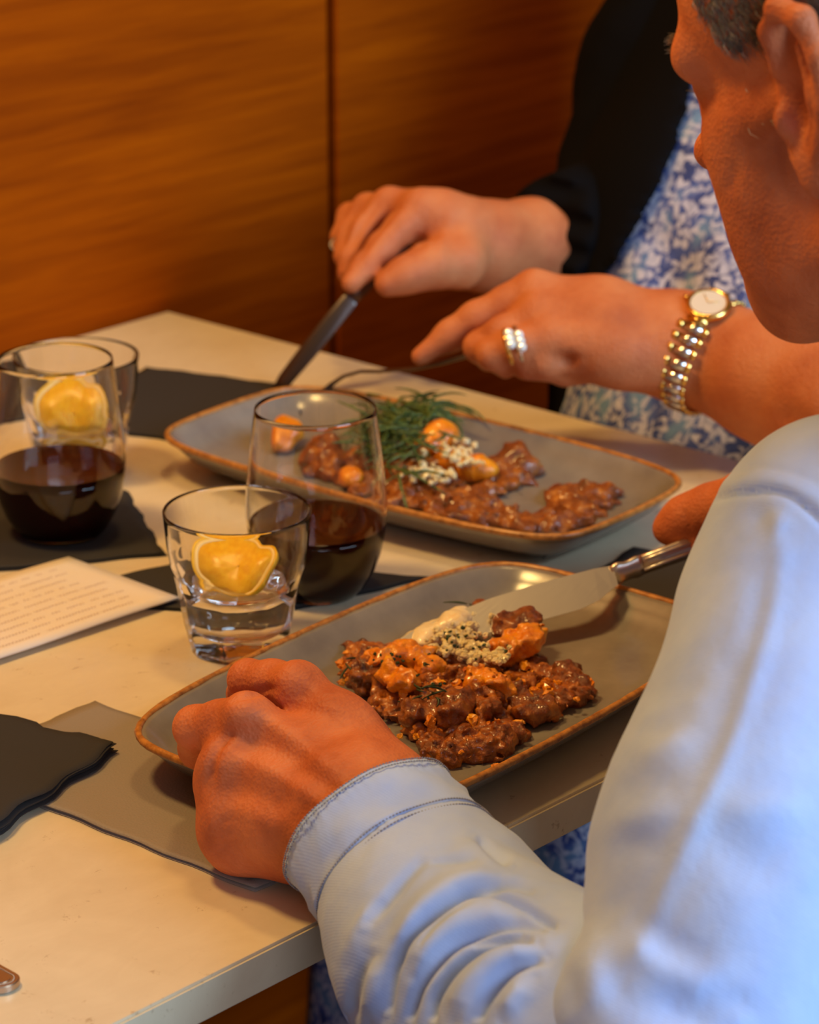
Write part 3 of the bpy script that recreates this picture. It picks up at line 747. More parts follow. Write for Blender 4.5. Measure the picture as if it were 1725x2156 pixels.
blobby('yoghurt', [(905, 1335, .013, .018, .009, .006, 20), (870, 1350, .009, .018, .008, .004, 20), (960, 1308, .017, .016, .009, .007, 20), (990, 1300, .013, .007, .006, .005, 0), (830, 1368, .004, .012, .005, .002, 20)], M['yoghurt'], 'cream coloured yoghurt smeared along the knife on the near plate', 'sauce', amp=.0012, freq=110, seed=41, h=.0012)
def crumbs(name, spots, n, r, mt, label, cat, sd, z=.016, parent=None, size=(0.0012, 0.0026), jit=.22):
    rr = random.Random(sd); bm = bmesh.new()
    for _ in range(n):
        px, py, spx, spy, zz = rr.choice(spots); x = rr.gauss(px, spx); y = rr.gauss(py, spy); c = onz(x, y, PZ+zz+rr.uniform(-.001, .002)); s = rr.uniform(*size)
        mtx = Matrix.Translation(Vector(c)) @ Matrix.Rotation(rr.uniform(0, 6), 4, (rr.random(), rr.random(), 1)) @ Matrix.Diagonal((s*rr.uniform(.7, 1.3), s, s*rr.uniform(.6, 1), 1))
        ret = bmesh.ops.create_icosphere(bm, subdivisions=2, radius=1.0, matrix=mtx)
        for v in ret['verts']: v.co += Vector((rr.uniform(-1, 1), rr.uniform(-1, 1), rr.uniform(-1, 1)))*s*jit
    me = bpy.data.meshes.new(name); bm.to_mesh(me); bm.free(); o = link(name, me, mt, parent, smooth=False); 
    if parent is None: home(o)
    return props(o, label, cat, kind='stuff')
crumbs('cheese_crumbs', [(985, 1325, 24, 16, .019), (960, 1345, 24, 14, .018), (1000, 1375, 22, 10, .021), (1045, 1383, 16, 7, .023), (940, 1352, 14, 12, .016)], 190, 0, M['cheese'], 'pale crumbled cheese sprinkled on top of the near curry', 'cheese', 5)
crumbs('herb_flecks', [(965, 1340, 28, 14, .0205), (1000, 1368, 30, 12, .022), (850, 1385, 30, 10, .022), (890, 1450, 40, 30, .019)], 60, 0, M['herb_dark'], 'dark chopped herb flecks over the near curry', 'herb', 6, size=(.0005, .0012))
def sprigs(name, spots, n, ln, mt, label, sd, rad=0.00055):
    rr = random.Random(sd); VV = []; FF = []
    for _ in range(n):
        px, py, spx, spy, zz = rr.choice(spots); c = onz(rr.gauss(px, spx), rr.gauss(py, spy), PZ+zz+rr.uniform(0, .006)); a = rr.uniform(0, 6.28); l = ln*rr.uniform(.5, 1.2); cu = rr.uniform(-1.5, 1.5); el_ = rr.uniform(-.5, .5)
        p = np.array(c); pts = [p]
        for s in range(6):
            a += cu*0.25; p = p+np.array([math.cos(a), math.sin(a), el_-(0.25*s*0.3)])*l/6; p[2] = max(p[2], PZ+0.001); pts.append(p)
        V, F = tube(pts, [rad*q for q in (.5, 1, 1.2, 1.1, .9, .7, .3)], 5); o_ = len(VV); VV += V; FF += [tuple(i+o_ for i in f) for f in F]
    o = link(name, mesh(name, VV, FF), mt); home(o); return props(o, label, 'herb', kind='stuff')
sprigs('green_shreds', [(895, 1440, 12, 22, .022), (925, 1460, 16, 10, .018), (730, 1400, 15, 12, .010)], 16, .013, M['herb_dark'], 'thin dark green herb strands across the near curry', 7)
sprigs('green_shreds', [(992, 1275, 6, 8, .012)], 2, .014, M['herb_dark'], 'two herb strands sticking up behind the knife blade', 9)
crumbs('orange_bits', [(780, 1420, 40, 20, .008), (900, 1540, 50, 20, .006), (1000, 1530, 60, 30, .007), (1130, 1460, 40, 25, .008), (940, 1450, 60, 30, .015)], 110, 0, M['chunk'], 'small orange bits mixed through the near curry', 'vegetable bits', 15, size=(.0010, .0034), jit=.45)
blobby('sauce_film', [(930, 1600, -.0062, .022, .012, .0022, 10), (1060, 1580, -.0062, .020, .010, .0022, 10), (1150, 1530, -.0064, .020, .012, .0022, 40), (860, 1570, -.0062, .016, .012, .0022, 10)], M['sauce'], 'thin orange oil film round the near curry', 'sauce', amp=.0008, freq=90, seed=61, h=.0012, floor_z=PZ-.0068)
# far plate
poly = [(640, 960), (720, 960), (800, 985), (960, 1010), (1060, 985), (1120, 970), (1125, 1005), (1060, 1030), (1010, 1045), (1050, 1080), (1150, 1085), (1140, 1060), (1180, 1030), (1270, 1035), (1275, 1060), (1220, 1105), (1120, 1118), (1060, 1105), (950, 1090), (900, 1080), (830, 1060), (740, 1030), (660, 1000)]
blobby('curry', scatter_blobs(poly, 150, 0.004, 0.0072, 0.6, 8)+scatter_blobs([(760, 960), (900, 930), (1010, 980), (1000, 1010), (820, 1010)], 22, 0.010, .011, .8, 9), M['shred'], 'brown curry stew spread along the far plate', 'food', kind='stuff', amp=.0032, freq=170, seed=5, h=.0018)
K = dict(cat='vegetable piece', amp=.0018, freq=110, group='orange pieces in the far curry')
blobby('orange_piece', [(600, 915, .010, .015, .013, .010, 20), (585, 938, .006, .010, .010, .008, 0)], M['chunk'], 'orange piece at the left end of the far plate under the fork', seed=51, h=.002, **K)
blobby('orange_piece', [(930, 912, .023, .012, .011, .009, 20), (905, 935, .018, .012, .010, .009, 0)], M['chunk'], 'orange piece beside the green shreds on the far plate', seed=52, h=.002, **K)
blobby('orange_piece', [(1000, 985, .012, .011, .015, .008, 20), (955, 968, .014, .012, .012, .008, 0)], M['chunk'], 'orange piece at the front right of the far heap', seed=53, h=.002, **K)
blobby('orange_piece', [(745, 1003, .009, .009, .009, .007, 20)], M['chunk'], 'small orange piece seen through the right wine glass', seed=54, h=.002, **K)
blobby('meat_shred', [(690, 950, .007, .013, .012, .010, 20), (660, 965, .006, .012, .009, .008, 0), (700, 975, .006, .012, .012, .008, 0)], M['shred'], 'brown meat piece seen through the right wine glass', 'meat piece', seed=55, h=.002, group='meat pieces in the far curry')
blobby('meat_shred', [(1085, 965, .010, .011, .010, .011, 20), (1060, 985, .006, .012, .012, .008, 0), (1105, 985, .006, .010, .009, .008, 0)], M['shred'], 'dark meat piece right of the far heap', 'meat piece', seed=56, h=.002, group='meat pieces in the far curry')
crumbs('cheese_crumbs', [(950, 945, 30, 14, .021), (975, 965, 20, 10, .018), (890, 990, 18, 10, .014), (925, 1000, 25, 6, .013)], 110, 0, M['cheese'], 'pale crumbled cheese on the far curry', 'cheese', 12, size=(.0014, .0030))
sprigs('green_shreds', [(850, 875, 40, 22, .022), (890, 860, 28, 12, .024), (815, 900, 22, 25, .018), (830, 955, 18, 25, .014), (870, 895, 30, 20, .026)], 230, .030, M['herb'], 'heap of green herb shreds on the far plate', 13, .0009)

# ------------------------------------------------------------------ people
ZV = np.array([0, 0, 1.0])
def head_frame(phi, p, roll):
    a, q, r = map(math.radians, (phi, p, roll)); fh = FH*math.cos(a)-CR*math.sin(a)
    f = fh*math.cos(q)-ZV*math.sin(q); u = ZV*math.cos(q)+fh*math.sin(q); l = np.cross(u, f)
    return f, l*math.cos(r)+u*math.sin(r), u*math.cos(r)-l*math.sin(r)
def head_prims(H, fr, s=1.0, ears=True):
    f, l, u = fr; ax = np.array([f, l, u])
    def q(a, b, c): return H+s*(f*a+l*b+u*c)
    E = lambda c, r, k=0.012, ax_=ax, sg=1: ell(q(*c), ax_, tuple(s*x for x in r), k, sg)
    C_ = lambda a, b, ra, rb, k=0.010, sg=1: cap(q(*a), q(*b), s*ra, s*rb, k, sg)
    pr = [E((-.012, 0, .042), (.098, .078, .080)), E((.030, 0, .040), (.066, .066, .062), .02), E((.045, 0, -.030), (.052, .056, .062), .02),
          C_((.0, .050, -.062), (.060, .024, -.096), .016, .017, .025), C_((.0, -.050, -.062), (.060, -.024, -.096), .016, .017, .025),
          C_((.074, .010, -.098), (.074, -.010, -.098), .017, .017, .02), E((.055, 0, -.078), (.040, .036, .030), .02),
          E((.030, 0, -.085), (.045, .038, .022), .02)]
    for sd in (1, -1):
        pr += [C_((.086, sd*.012, .020), (.076, sd*.046, .018), .011, .010, .014), E((.054, sd*.037, -.020), (.026, .018, .019), .018),
               C_((.044, sd*.052, -.010), (.005, sd*.066, -.004), .009, .010, .014),
               E((.048, sd*.038, -.058), (.028, .016, .032), .02),
               E((.090, sd*.029, -.001), (.012, .014, .0100), .012, ax, -1),
               E((.0755, sd*.030, -.001), (.0125, .0135, .0115), .004), C_((.0845, sd*.020, .005), (.079, sd*.041, .004), .0035, .0035, .005), C_((.0835, sd*.020, -.008), (.078, sd*.040, -.007), .003, .003, .005)]
    pr += [C_((.089, 0, .008), (.108, 0, -.028), .0075, .0100, .008), E((.1125, 0, -.030), (.0105, .0110, .0095), .006),
           E((.099, .011, -.035), (.011, .007, .0075), .005), E((.099, -.011, -.035), (.011, .007, .0075), .005),
           E((.105, .0075, -.0405), (.0045, .0032, .0035), .002, ax, -1), E((.105, -.0075, -.0405), (.0045, .0032, .0035), .002, ax, -1),
           E((.084, 0, -.058), (.016, .024, .018), .012), C_((.096, -.016, -.0605), (.096, .016, -.0605), .0045, .0045, .006), C_((.094, -.015, -.0705), (.094, .015, -.0705), .005, .005, .006),
           C_((.1005, -.020, -.0655), (.1005, .020, -.0655), .0012, .0012, .003, -1)]
    if ears:
        for sd in (1, -1):
            e = lambda a, c, b: (-.005+a, sd*(.074+b), c)
            pr += [E(e(-.003, .0, .002), (.017, .006, .027), .006), 
                   C_(e(.011, .012, .004), e(.009, .028, .008), .0034, .0042, .004), C_(e(.009, .028, .008), e(-.002, .0375, .013), .0042, .0050, .004), C_(e(-.002, .0375, .013), e(-.016, .032, .017), .0050, .0052, .004),
                   C_(e(-.016, .032, .017), e(-.0225, .016, .0185), .0052, .0046, .004), C_(e(-.0225, .016, .0185), e(-.019, -.004, .016), .0046, .0040, .004), C_(e(-.019, -.004, .016), e(-.010, -.022, .012), .0040, .0045, .004),
                   E(e(-.003, -.031, .009), (.0095, .0045, .0115), .006), C_(e(.006, -.024, .006), e(.008, -.006, .004), .0045, .0045, .006),
                   C_(e(-.010, .022, .013), e(-.013, .002, .013), .0030, .0036, .005), C_(e(-.013, .002, .013), e(-.004, -.014, .010), .0036, .0034, .005),
                   E(e(.001, -.002, .012), (.0085, .0065, .013), .004, ax, -1), E(e(.000, .021, .015), (.0035, .0050, .009), .004, ax, -1),
                   E(e(.0095, -.009, .0085), (.0040, .0045, .0065), .004)]
    return pr, q

# ================= the man
man = empty('person', (1.05, 0.60, 0.0), 'grey-haired person in a pale blue shirt bending over the near plate, seen from behind', 'person')
fr = head_frame(45.3, 13.6, -3.5)
earp = P(1689, 204, 1.215); Hm = earp-(fr[0]*-.005+fr[1]*.08)
hp, hq = head_prims(Hm, fr)
neck = [cap(hq(-.03, 0, -.03), hq(-.075, 0, -.17), .056, .066, .03)]
shL = P(1800, 1220, 1.32); shR = shL+np.array([.34, -.02, 0.0]); chest = (shL+shR)/2
torso = [cap(hq(-.075, 0, -.17), chest+np.array([0, -.03, -.06]), .066, .09, .04)]
# left hand (px, py, depth, radius px)
Wd = 1.385
fing = []
LH = []
LH += [cap(P(770, 1735, Wd), P(735, 1700, Wd+.006), RP(135, Wd), RP(120, Wd), .02)]
LH += chain([(830, 1640, 1.395, 66), (720, 1530, 1.425, 56), (630, 1447, 1.447, 50)], .016)
LH += chain([(800, 1690, 1.378, 62), (640, 1590, 1.410, 52), (522, 1508, 1.428, 47)], .014)
LH += chain([(765, 1745, 1.375, 62), (600, 1670, 1.402, 52), (478, 1612, 1.423, 46)], .014)
LH += chain([(735, 1790, 1.385, 62), (600, 1745, 1.400, 52), (490, 1716, 1.418, 44)], .014)
LH += chain([(700, 1795, 1.405, 60), (570, 1782, 1.418, 44)], .02)              # heel of the hand
LH += [cap(P(760, 1640, 1.43), P(600, 1620, 1.46), RP(90, 1.43), RP(70, 1.46), .02)]  # palm
LH += chain([(630, 1447, 1.447, 49), (575, 1436, 1.464, 43), (522, 1430, 1.478, 41)], .007)
LH += chain([(522, 1430, 1.478, 41), (515, 1462, 1.505, 36), (540, 1492, 1.528, 34)], .004)
LH += chain([(522, 1508, 1.428, 46), (465, 1522, 1.438, 45), (412, 1532, 1.450, 46)], .006)
LH += chain([(412, 1532, 1.450, 46), (420, 1575, 1.478, 43), (462, 1612, 1.505, 38), (500, 1620, 1.515, 34)], .004)
LH += chain([(478, 1612, 1.423, 46), (470, 1650, 1.436, 43), (475, 1690, 1.455, 40)], .014)
LH += chain([(490, 1640, 1.432, 44), (490, 1735, 1.430, 46)], .016)
LH += chain([(475, 1680, 1.468, 40), (520, 1690, 1.480, 36), (560, 1680, 1.480, 34)], .004)
LH += chain([(490, 1718, 1.422, 47), (482, 1755, 1.428, 44), (500, 1784, 1.430, 40)], .014)
LH += chain([(500, 1784, 1.43, 38), (620, 1808, 1.418, 46)], .014)
LH += chain([(488, 1790, 1.432, 37), (540, 1780, 1.450, 33), (580, 1760, 1.455, 30)], .004)
LH += chain([(800, 1640, 1.42, 60), (740, 1560, 1.46, 48), (660, 1520, 1.50, 42), (600, 1520, 1.52, 36)], .012)  # thumb
# knuckle bumps
LH += [cap(P(x, y, d), P(x, y, d), RP(r, d), RP(r, d), .010) for x, y, d, r in ((622, 1440, 1.437, 38), (512, 1503, 1.418, 36), (476, 1607, 1.417, 33), (486, 1718, 1.418, 32))]
armL = [cap(P(770, 1735, 1.385), P(980, 2020, 1.325), RP(130, 1.385), .034, .02), cap(P(980, 2020, 1.325), P(1480, 2330, 1.22), .034, .036, .02), cap(P(1480, 2330, 1.22), shL, .036, .045, .02), cap(shL, chest, .045, .08, .03)]
# right arm and hand
wrR = P(1790, 1080, 1.66); elR = P(2080, 1180, 1.42)
RH = chain([(1640, 1042, 1.712, 52), (1560, 1055, 1.722, 50), (1498, 1072, 1.733, 48), (1442, 1093, 1.742, 43), (1408, 1114, 1.745, 34)], .010)
RH += chain([(1700, 1120, 1.70, 60), (1620, 1130, 1.725, 45), (1530, 1140, 1.735, 38), (1475, 1148, 1.738, 30)], .006)
RH += [cap(wrR, P(1650, 1060, 1.70), .030, .026, .02), cap(wrR, P(1670, 1120, 1.68), .030, .024, .02), cap(P(1690, 1100, 1.70), P(1640, 1150, 1.71), .02, .012, .01), cap(P(1690, 1140, 1.69), P(1620, 1170, 1.70), .012, .010, .006),
       cap(wrR, elR, .031, .042, .02), cap(elR, shR, .045, .055, .02), cap(shR, chest, .055, .09, .03)]
V, F = skin_surface(hp+neck+torso+armL+LH+RH, 0.0019)
V = smooth(V, F, 1, 0.5)
ln = []
ln += [([(617, 1412, .4), (690, 1480, 1), (800, 1590, .8), (880, 1650, .3)], .0042, .0012)]                       # tendons
ln += [([(492, 1482, .6), (570, 1520, 1), (655, 1585, 1), (750, 1660, .6)], .0050, .0022)]
ln += [([(470, 1590, .6), (560, 1618, 1), (640, 1665, 1), (710, 1710, .5)], .0042, .0020)]
ln += [([(452, 1688, .5), (540, 1718, 1), (620, 1750, .6)], .0045, .0014)]
ln += [([(560, 1470, .6), (620, 1512, 1), (700, 1580, .8)], .0050, -.0012), ([(528, 1548, 1), (590, 1580, 1), (670, 1640, 1), (720, 1690, .5)], .0056, -.0018), ([(470, 1645, .8), (530, 1665, 1), (620, 1705, .8)], .0050, -.0018)]
ln += [([(622, 1487, .7), (648, 1478, 1), (674, 1488, 1), (720, 1500, .5)], .0018, .0007), ([(600, 1600, .6), (650, 1610, 1), (700, 1590, .6)], .0018, .0005)]   # veins
ln += [([(476, 1474, .7), (520, 1466, 1), (560, 1450, 1), (592, 1452, .4)], .0020, -.0020)]
ln += [([(440, 1650, .9), (446, 1605, 1), (466, 1562, 1), (500, 1535, .5)], .0024, -.0032)]
rr = random.Random(3)
for k in range(34):     # fine wrinkles across the wrist and the side of the hand
    x, y = rr.uniform(560, 860), rr.uniform(1500, 1800); l_ = rr.uniform(20, 60)
    ln.append(([(x, y, .5), (x+l_*.2, y+l_*.5, 1), (x+l_*.1, y+l_, .5)], .0009, -.00022))
for k in range(9):
    x, y = rr.uniform(428, 470), rr.uniform(1740, 1830); ln.append(([(x, y, .6), (x+18, y-14, 1), (x+40, y-16, .5)], .0010, -.0006))
V = creases(V, F, ln, (1.3, 1.6))
fl = [([(1441, 1070, 1), (1447, 1095, 1), (1455, 1120, 1)], .0018, -.0011)]
V = creases(V, F, fl, (1.66, 1.80))
fc = [([(1592, 470, .5), (1610, 560, 1), (1660, 640, .5)], .004, -.0012), ([(1648, 400, .4), (1655, 330, 1), (1640, 240, .4)], .003, -.0008),
      ([(1530, 420, .6), (1545, 370, 1), (1535, 330, .5)], .003, -.0012), ([(1600, 200, .5), (1610, 300, 1), (1615, 400, .6), (1640, 480, .4)], .006, .0008),
      ([(1490, 180, .6), (1510, 200, 1), (1540, 205, .5)], .0014, -.0006), ([(1492, 195, .6), (1512, 220, 1), (1545, 232, .5)], .0014, -.0006)]
V = creases(V, F, fc, (1.12, 1.32))
body = link('body', mesh('body', V, F), M['skin_man'], man)
for sd in (1, -1):
    bm = bmesh.new(); bmesh.ops.create_uvsphere(bm, u_segments=24, v_segments=16, radius=0.0118, matrix=Matrix.Translation(Vector(hq(.0768, sd*.030, -.001)))); me = bpy.data.meshes.new('eye'); bm.to_mesh(me); bm.free(); link('eye', me, M['eye'], man)

def hair(parent, H, fr, cond, mt, seed, n, ln, rad=0.00022, s=1.0, mt2=None, down=0.5):
    f, l, u = fr; ax = np.array([f, l, u]); rng = np.random.default_rng(seed)
    pr, q = head_prims(H, fr, s, ears=False)
    D = rng.normal(size=(n*6, 3)); D /= np.linalg.norm(D, axis=1)[:, None]; c0 = q(-.005, 0, .03)
    t = np.full(len(D), .16)
    X = c0+D*t[:, None]
    for _ in range(14):
        d = evalp(pr, X); X = X-D*d[:, None]*0.9
    loc = (X-H)@ax.T/s; m = cond(loc, rng.uniform(-1, 1, len(loc))); X = X[m][:n]; loc = loc[m][:n]; Dn = D[m][:n]
    VV = []; FF = []
    for p, lo, nn in zip(X, loc, Dn):
        back = -f*0.6-u*down+rng.normal(size=3)*0.13; back = unit(back-nn*(back@nn)); g = unit(nn*0.22+back); L_ = ln*rng.uniform(.6, 1.3); r_ = rad*rng.uniform(.7, 1.3)
        a = p-nn*0.001; b = a+g*L_*0.5+nn*0.001; c = a+unit(g-nn*0.15)*L_
        s1 = unit(np.cross(g, nn)); s2 = nn; i0 = len(VV)
        for P_, w_ in ((a, 1), (b, .8)):
            for k in range(3): an = 2.094*k; VV.append(P_+(s1*math.cos(an)+s2*math.sin(an))*r_*w_)
        VV.append(c)
        for k in range(3): k2 = (k+1) % 3; FF.append((i0+k, i0+k2, i0+3+k2, i0+3+k)); FF.append((i0+3+k, i0+3+k2, i0+6))
    o = link('hair', mesh('hair', VV, FF), mt, parent, smooth=False); return props(o, kind='stuff')
def cond_man(lo, r):
    f_, l_, u_ = lo[:, 0], np.abs(lo[:, 1]), lo[:, 2]
    front = np.where(u_ > .045, .062-(u_-.045)*0.1, np.where(u_ > .0, .030+(u_-.0)*0.72, .030))
    m = (u_ > 0.023+r*.003-.15*np.maximum(0,f_-.02)) & (f_ < front-.008+r*.003)
    m |= (f_ < -.028) & (u_ > -.055)
    m &= ~((np.abs(f_+.012) < .020) & (u_ < .022) & (u_ > -.05))
    return m
hair(man, Hm, fr, cond_man, M['hair'], 1, 42000, .0065, .00024, down=0.9)
hair(man, Hm, fr, lambda lo, r: cond_man(lo, r) | ((lo[:, 2] > -.012) & (lo[:, 2] < .006) & (lo[:, 0] < .04) & (lo[:, 0] > .012)), M['hair_white'], 2, 900, .009, .00022)
# lashes
VV = []; FF = []
for sd in (1, -1):
    for k in range(16):
        a = hq(.0860-.0035*abs(k-4)/8, sd*(.020+k*.0013), .003); b = a+fr[0]*.007+fr[2]*.0005+fr[1]*sd*.001*(k-8)*.3
        V_, F_ = tube([a, (a+b)/2-fr[2]*.001, b], [.00018, .00014, .00006], 4); o_ = len(VV); VV += V_; FF += [tuple(i+o_ for i in g) for g in F_]
    for k in range(90):
        t = rr.random(); a = hq(.0965-.013*t*t-.001, sd*(.012+t*.038), .022+.004*math.sin(t*3)+rr.uniform(-.003, .003)); b = a+fr[1]*sd*.005+fr[0]*.002+fr[2]*rr.uniform(-.001, .002)
        V_, F_ = tube([a, (a+b)/2+fr[0]*.0005, b], [.0002, .00016, .00005], 4); o_ = len(VV); VV += V_; FF += [tuple(i+o_ for i in g) for g in F_]
props(link('eyelashes', mesh('eyelashes', VV, FF), M['hair'], man), kind='stuff')

# shirt: body, upper sleeves, left forearm sleeve, cuff
hipc = np.array([chest[0]+.02, chest[1]-.10, 0.50])
sh = [cap(shL, shR, .062, .075, .03), cap(chest+np.array([0, -.05, -.06]), hipc, .135, .15, .06), cap(chest+np.array([-.07, -.05, -.04]), hipc+np.array([-.08, 0, 0]), .11, .14, .05), cap(chest+np.array([.07, -.05, -.04]), hipc+np.array([.08, 0, 0]), .11, .14, .05),
      cap(shR, elR, .068, .058, .03), cap(elR, wrR+(elR-wrR)*.25, .056, .045, .02)]
sh += chain([(1765, 1160, 1.30, 228), (1730, 1330, 1.29, 268), (1675, 1640, 1.26, 322), (1615, 1860, 1.245, 345), (1585, 2080, 1.225, 305), (1530, 2360, 1.20, 280)], .03)
sh += [cap(P(1775, 1090, 1.30), hq(-.06, .03, -.22), RP(175, 1.30), .04, .03)]
sh += [cap(P(1345, 2140, 1.205), P(1430, 2260, 1.19), RP(190, 1.205), RP(220, 1.19), .012)]
sh += [ell(hq(-.045, 0, -.135), np.array([fr[0], fr[1], fr[2]]), (.080, .082, .022), .012)]
V, F = skin_surface(sh, 0.0024)
V = smooth(V, F, 2, .5)
sl = [([(1495, 1056, .4), (1560, 1040, 1), (1640, 1038, 1), (1700, 1070, 1), (1760, 1130, 1)], 0.0016, -0.0032), ([(1520, 1010, .5), (1600, 985, 1), (1700, 1010, 1), (1780, 1070, 1)], 0.0020, -0.0012), ([(1510, 1035, .5), (1600, 1012, 1), (1700, 1038, 1), (1770, 1095, 1)], 0.0045, 0.0020),
      ([(1655, 1120, .6), (1620, 1300, 1), (1540, 1560, 1), (1460, 1740, 1), (1390, 1900, .8), (1340, 2050, .4)], 0.0050, 0.0018),
      ([(1625, 1150, .7), (1570, 1350, 1), (1520, 1500, .8), (1440, 1680, .7)], 0.0110, -0.0018),
      ([(1300, 1560, .5), (1400, 1530, 1), (1480, 1480, .4)], 0.0056, -0.0012), ([(1330, 1480, .5), (1420, 1450, 1), (1500, 1400, .4)], 0.0056, -0.0011), ([(1270, 1690, .4), (1360, 1650, 1), (1470, 1640, .4)], 0.0064, -0.0012), ([(1320, 1600, .5), (1400, 1570, 1), (1470, 1530, .3)], 0.0060, 0.0018),
      ([(1260, 1800, .4), (1340, 1780, 1), (1440, 1790, .4)], 0.0064, -0.0012), ([(1270, 1745, .4), (1360, 1715, 1), (1460, 1700, .4)], 0.0056, 0.0011),
      ([(1270, 1960, .4), (1330, 1990, 1), (1420, 2060, 1), (1560, 2110, .5)], 0.0100, 0.0040), ([(1310, 1930, .4), (1420, 2000, 1), (1540, 2030, .4)], 0.0072, -0.0019), ([(1330, 2080, .5), (1450, 2130, 1), (1560, 2150, .6)], 0.0100, -0.0045),
      ([(1450, 1720, .4), (1560, 1800, 1), (1700, 1850, .6)], 0.0100, -0.0022), ([(1480, 1700, .3), (1600, 1700, 1), (1720, 1690, .5)], 0.0064, 0.0010), ([(1560, 1120, .5), (1600, 1090, 1), (1640, 1110, .4)], 0.0050, -0.0018),
      ([(1640, 1060, .6), (1640, 1110, 1), (1630, 1160, .3)], 0.0040, 0.0018), ([(1580, 1180, .4), (1560, 1300, 1), (1540, 1420, .4)], 0.0064, 0.0011),
      ([(1180, 2010, .6), (1200, 2080, 1), (1195, 2156, .6)], 0.0056, -0.0017), ([(1225, 1985, .4), (1250, 2060, 1), (1260, 2156, .6)], 0.0064, 0.0017)]
V = creases(V, F, sl, (1.0, 1.4))
nn_ = normals(V, F); V = V + nn_*(fbm(V, 14, 5, 3)*0.0012)[:, None]
shirt = link('shirt', mesh('shirt', V, F), M['shirt'], man)

slv = chain([(840, 1820, 1.370, 186), (890, 1890, 1.355, 200), (950, 2010, 1.325, 232), (1080, 2110, 1.29, 258), (1230, 2200, 1.25, 270), (1420, 2310, 1.21, 275)], .02)
slv += [cap(P(1050, 1830, 1.345), P(1110, 1900, 1.335), RP(40, 1.34), RP(45, 1.34), .02), cap(P(1090, 1900, 1.335), P(1165, 1965, 1.32), RP(40, 1.34), RP(40, 1.34), .015)]
ax0 = P(770, 1735, 1.385); ax1 = P(870, 1880, 1.358); axd = unit(ax1-ax0)
slv += [half(P(800, 1785, 1.378)-axd*0.002, axd, .002, 1)] if False else []
def post_slv(X, F_):
    return np.maximum(F_, -((X-P(867, 1853, 1.365))@axd+0.003))
V, F = skin_surface(slv, 0.0012, post_slv)
V = smooth(V, F, 2, .5)
g = []
G = lambda pts, w_, a_: g.append((pts, w_*(.52 if a_ < 0 else .95), a_*(1.25 if a_ < 0 else 1.35)))
G([(812, 2140, .4), (830, 2040, .8), (880, 1960, 1), (950, 1900, 1), (1010, 1868, 1), (1090, 1860, .6), (1130, 1880, .3)], .0042, -.0055)
G([(840, 2020, .4), (880, 1925, 1), (960, 1865, 1), (1060, 1845, .7)], .0060, .0032)
G([(975, 1885, .4), (1030, 1882, 1), (1090, 1900, 1), (1150, 1935, 1), (1180, 1950, .4)], .0034, -.0042)
G([(855, 2156, .5), (880, 2080, .9), (940, 2000, 1), (1010, 1960, 1), (1090, 1945, .6), (1160, 1960, .3)], .0040, -.0050)
G([(870, 2060, .5), (920, 1975, 1), (1000, 1925, 1), (1090, 1920, .6)], .0058, .0032)
G([(905, 2156, .6), (920, 2090, 1), (980, 2020, 1), (1060, 1985, 1), (1130, 1980, .4)], .0040, -.0048)
G([(960, 2156, .6), (985, 2080, 1), (1050, 2020, 1), (1140, 1995, .6)], .0060, .0034)
G([(1000, 2156, .6), (1030, 2090, 1), (1080, 2040, 1), (1150, 2020, .5)], .0042, -.0048)
G([(1060, 2156, .6), (1085, 2100, 1), (1130, 2060, .6)], .005, .0028)
G([(735, 2156, .6), (760, 2060, .8), (790, 1990, .4)], .006, -.0030)
G([(780, 2156, .6), (790, 2080, 1), (800, 2010, .5)], .0055, .0030)
G([(770, 1960, .4), (810, 1900, 1), (860, 1840, .8), (900, 1800, .4)], .0050, -.0028)
G([(900, 1815, .4), (960, 1812, 1), (1010, 1812, .5)], .0032, -.0020)
G([(930, 1790, .3), (1000, 1790, 1), (1060, 1815, .5)], .005, .0018)
G([(730, 2040, .4), (760, 1960, 1), (800, 1900, .5)], .005, .0022)
G([(1000, 1760, .4), (1030, 1790, 1), (1080, 1822, .6)], .0045, -.0030)
G([(985, 1990, .3), (1040, 1975, 1), (1110, 1965, .5)], .0026, -.0024)
G([(890, 2000, .3), (930, 1950, 1), (990, 1910, .4)], .0024, -.0014)
V = creases(V, F, g, (1.1, 1.45))
nn_ = normals(V, F); V = V + nn_*(fbm(V, 35, 9, 3)*0.0007)[:, None]
sleeve = link('sleeve', mesh('sleeve', V, F), M['shirt'], man)

# cuff as an open tube round the wrist
e1 = unit(np.cross(axd, CF)); e2 = np.cross(axd, e1)
def cuffpt(t, a, off=0.0):
    """t along the cuff (0 hem .. 1 seam), a angle"""
    A = P(772, 1738, 1.382); B_ = P(867, 1853, 1.362)
    c = A+(B_-A)*t
    r1 = RP(188+12*t, 1.38)+off; r2 = RP(172+26*t, 1.38)+off
    wob = 1+0.012*math.sin(3*a+1+t*2)+0.010*math.sin(7*a+t*5)
    return c+(e1*math.cos(a)*r1+e2*math.sin(a)*r2)*wob
V = []; F = []; n = 288; rows = [(0, 0), (0.0, .0012), (.02, .0022), (.05, .0014), (.07, .0024), (.2, .0018), (.4, .0024), (.6, .0018), (.8, .0026), (.86, .0026), (.88, .0014), (.90, .0026), (.97, .0028), (1.0, .0022), (1.03, .0002), (1.08, -.004)]
inn = [(1.08, -.0055), (.8, -.0022), (.4, -.0020), (.05, -.0016), (.0, -.0008)]
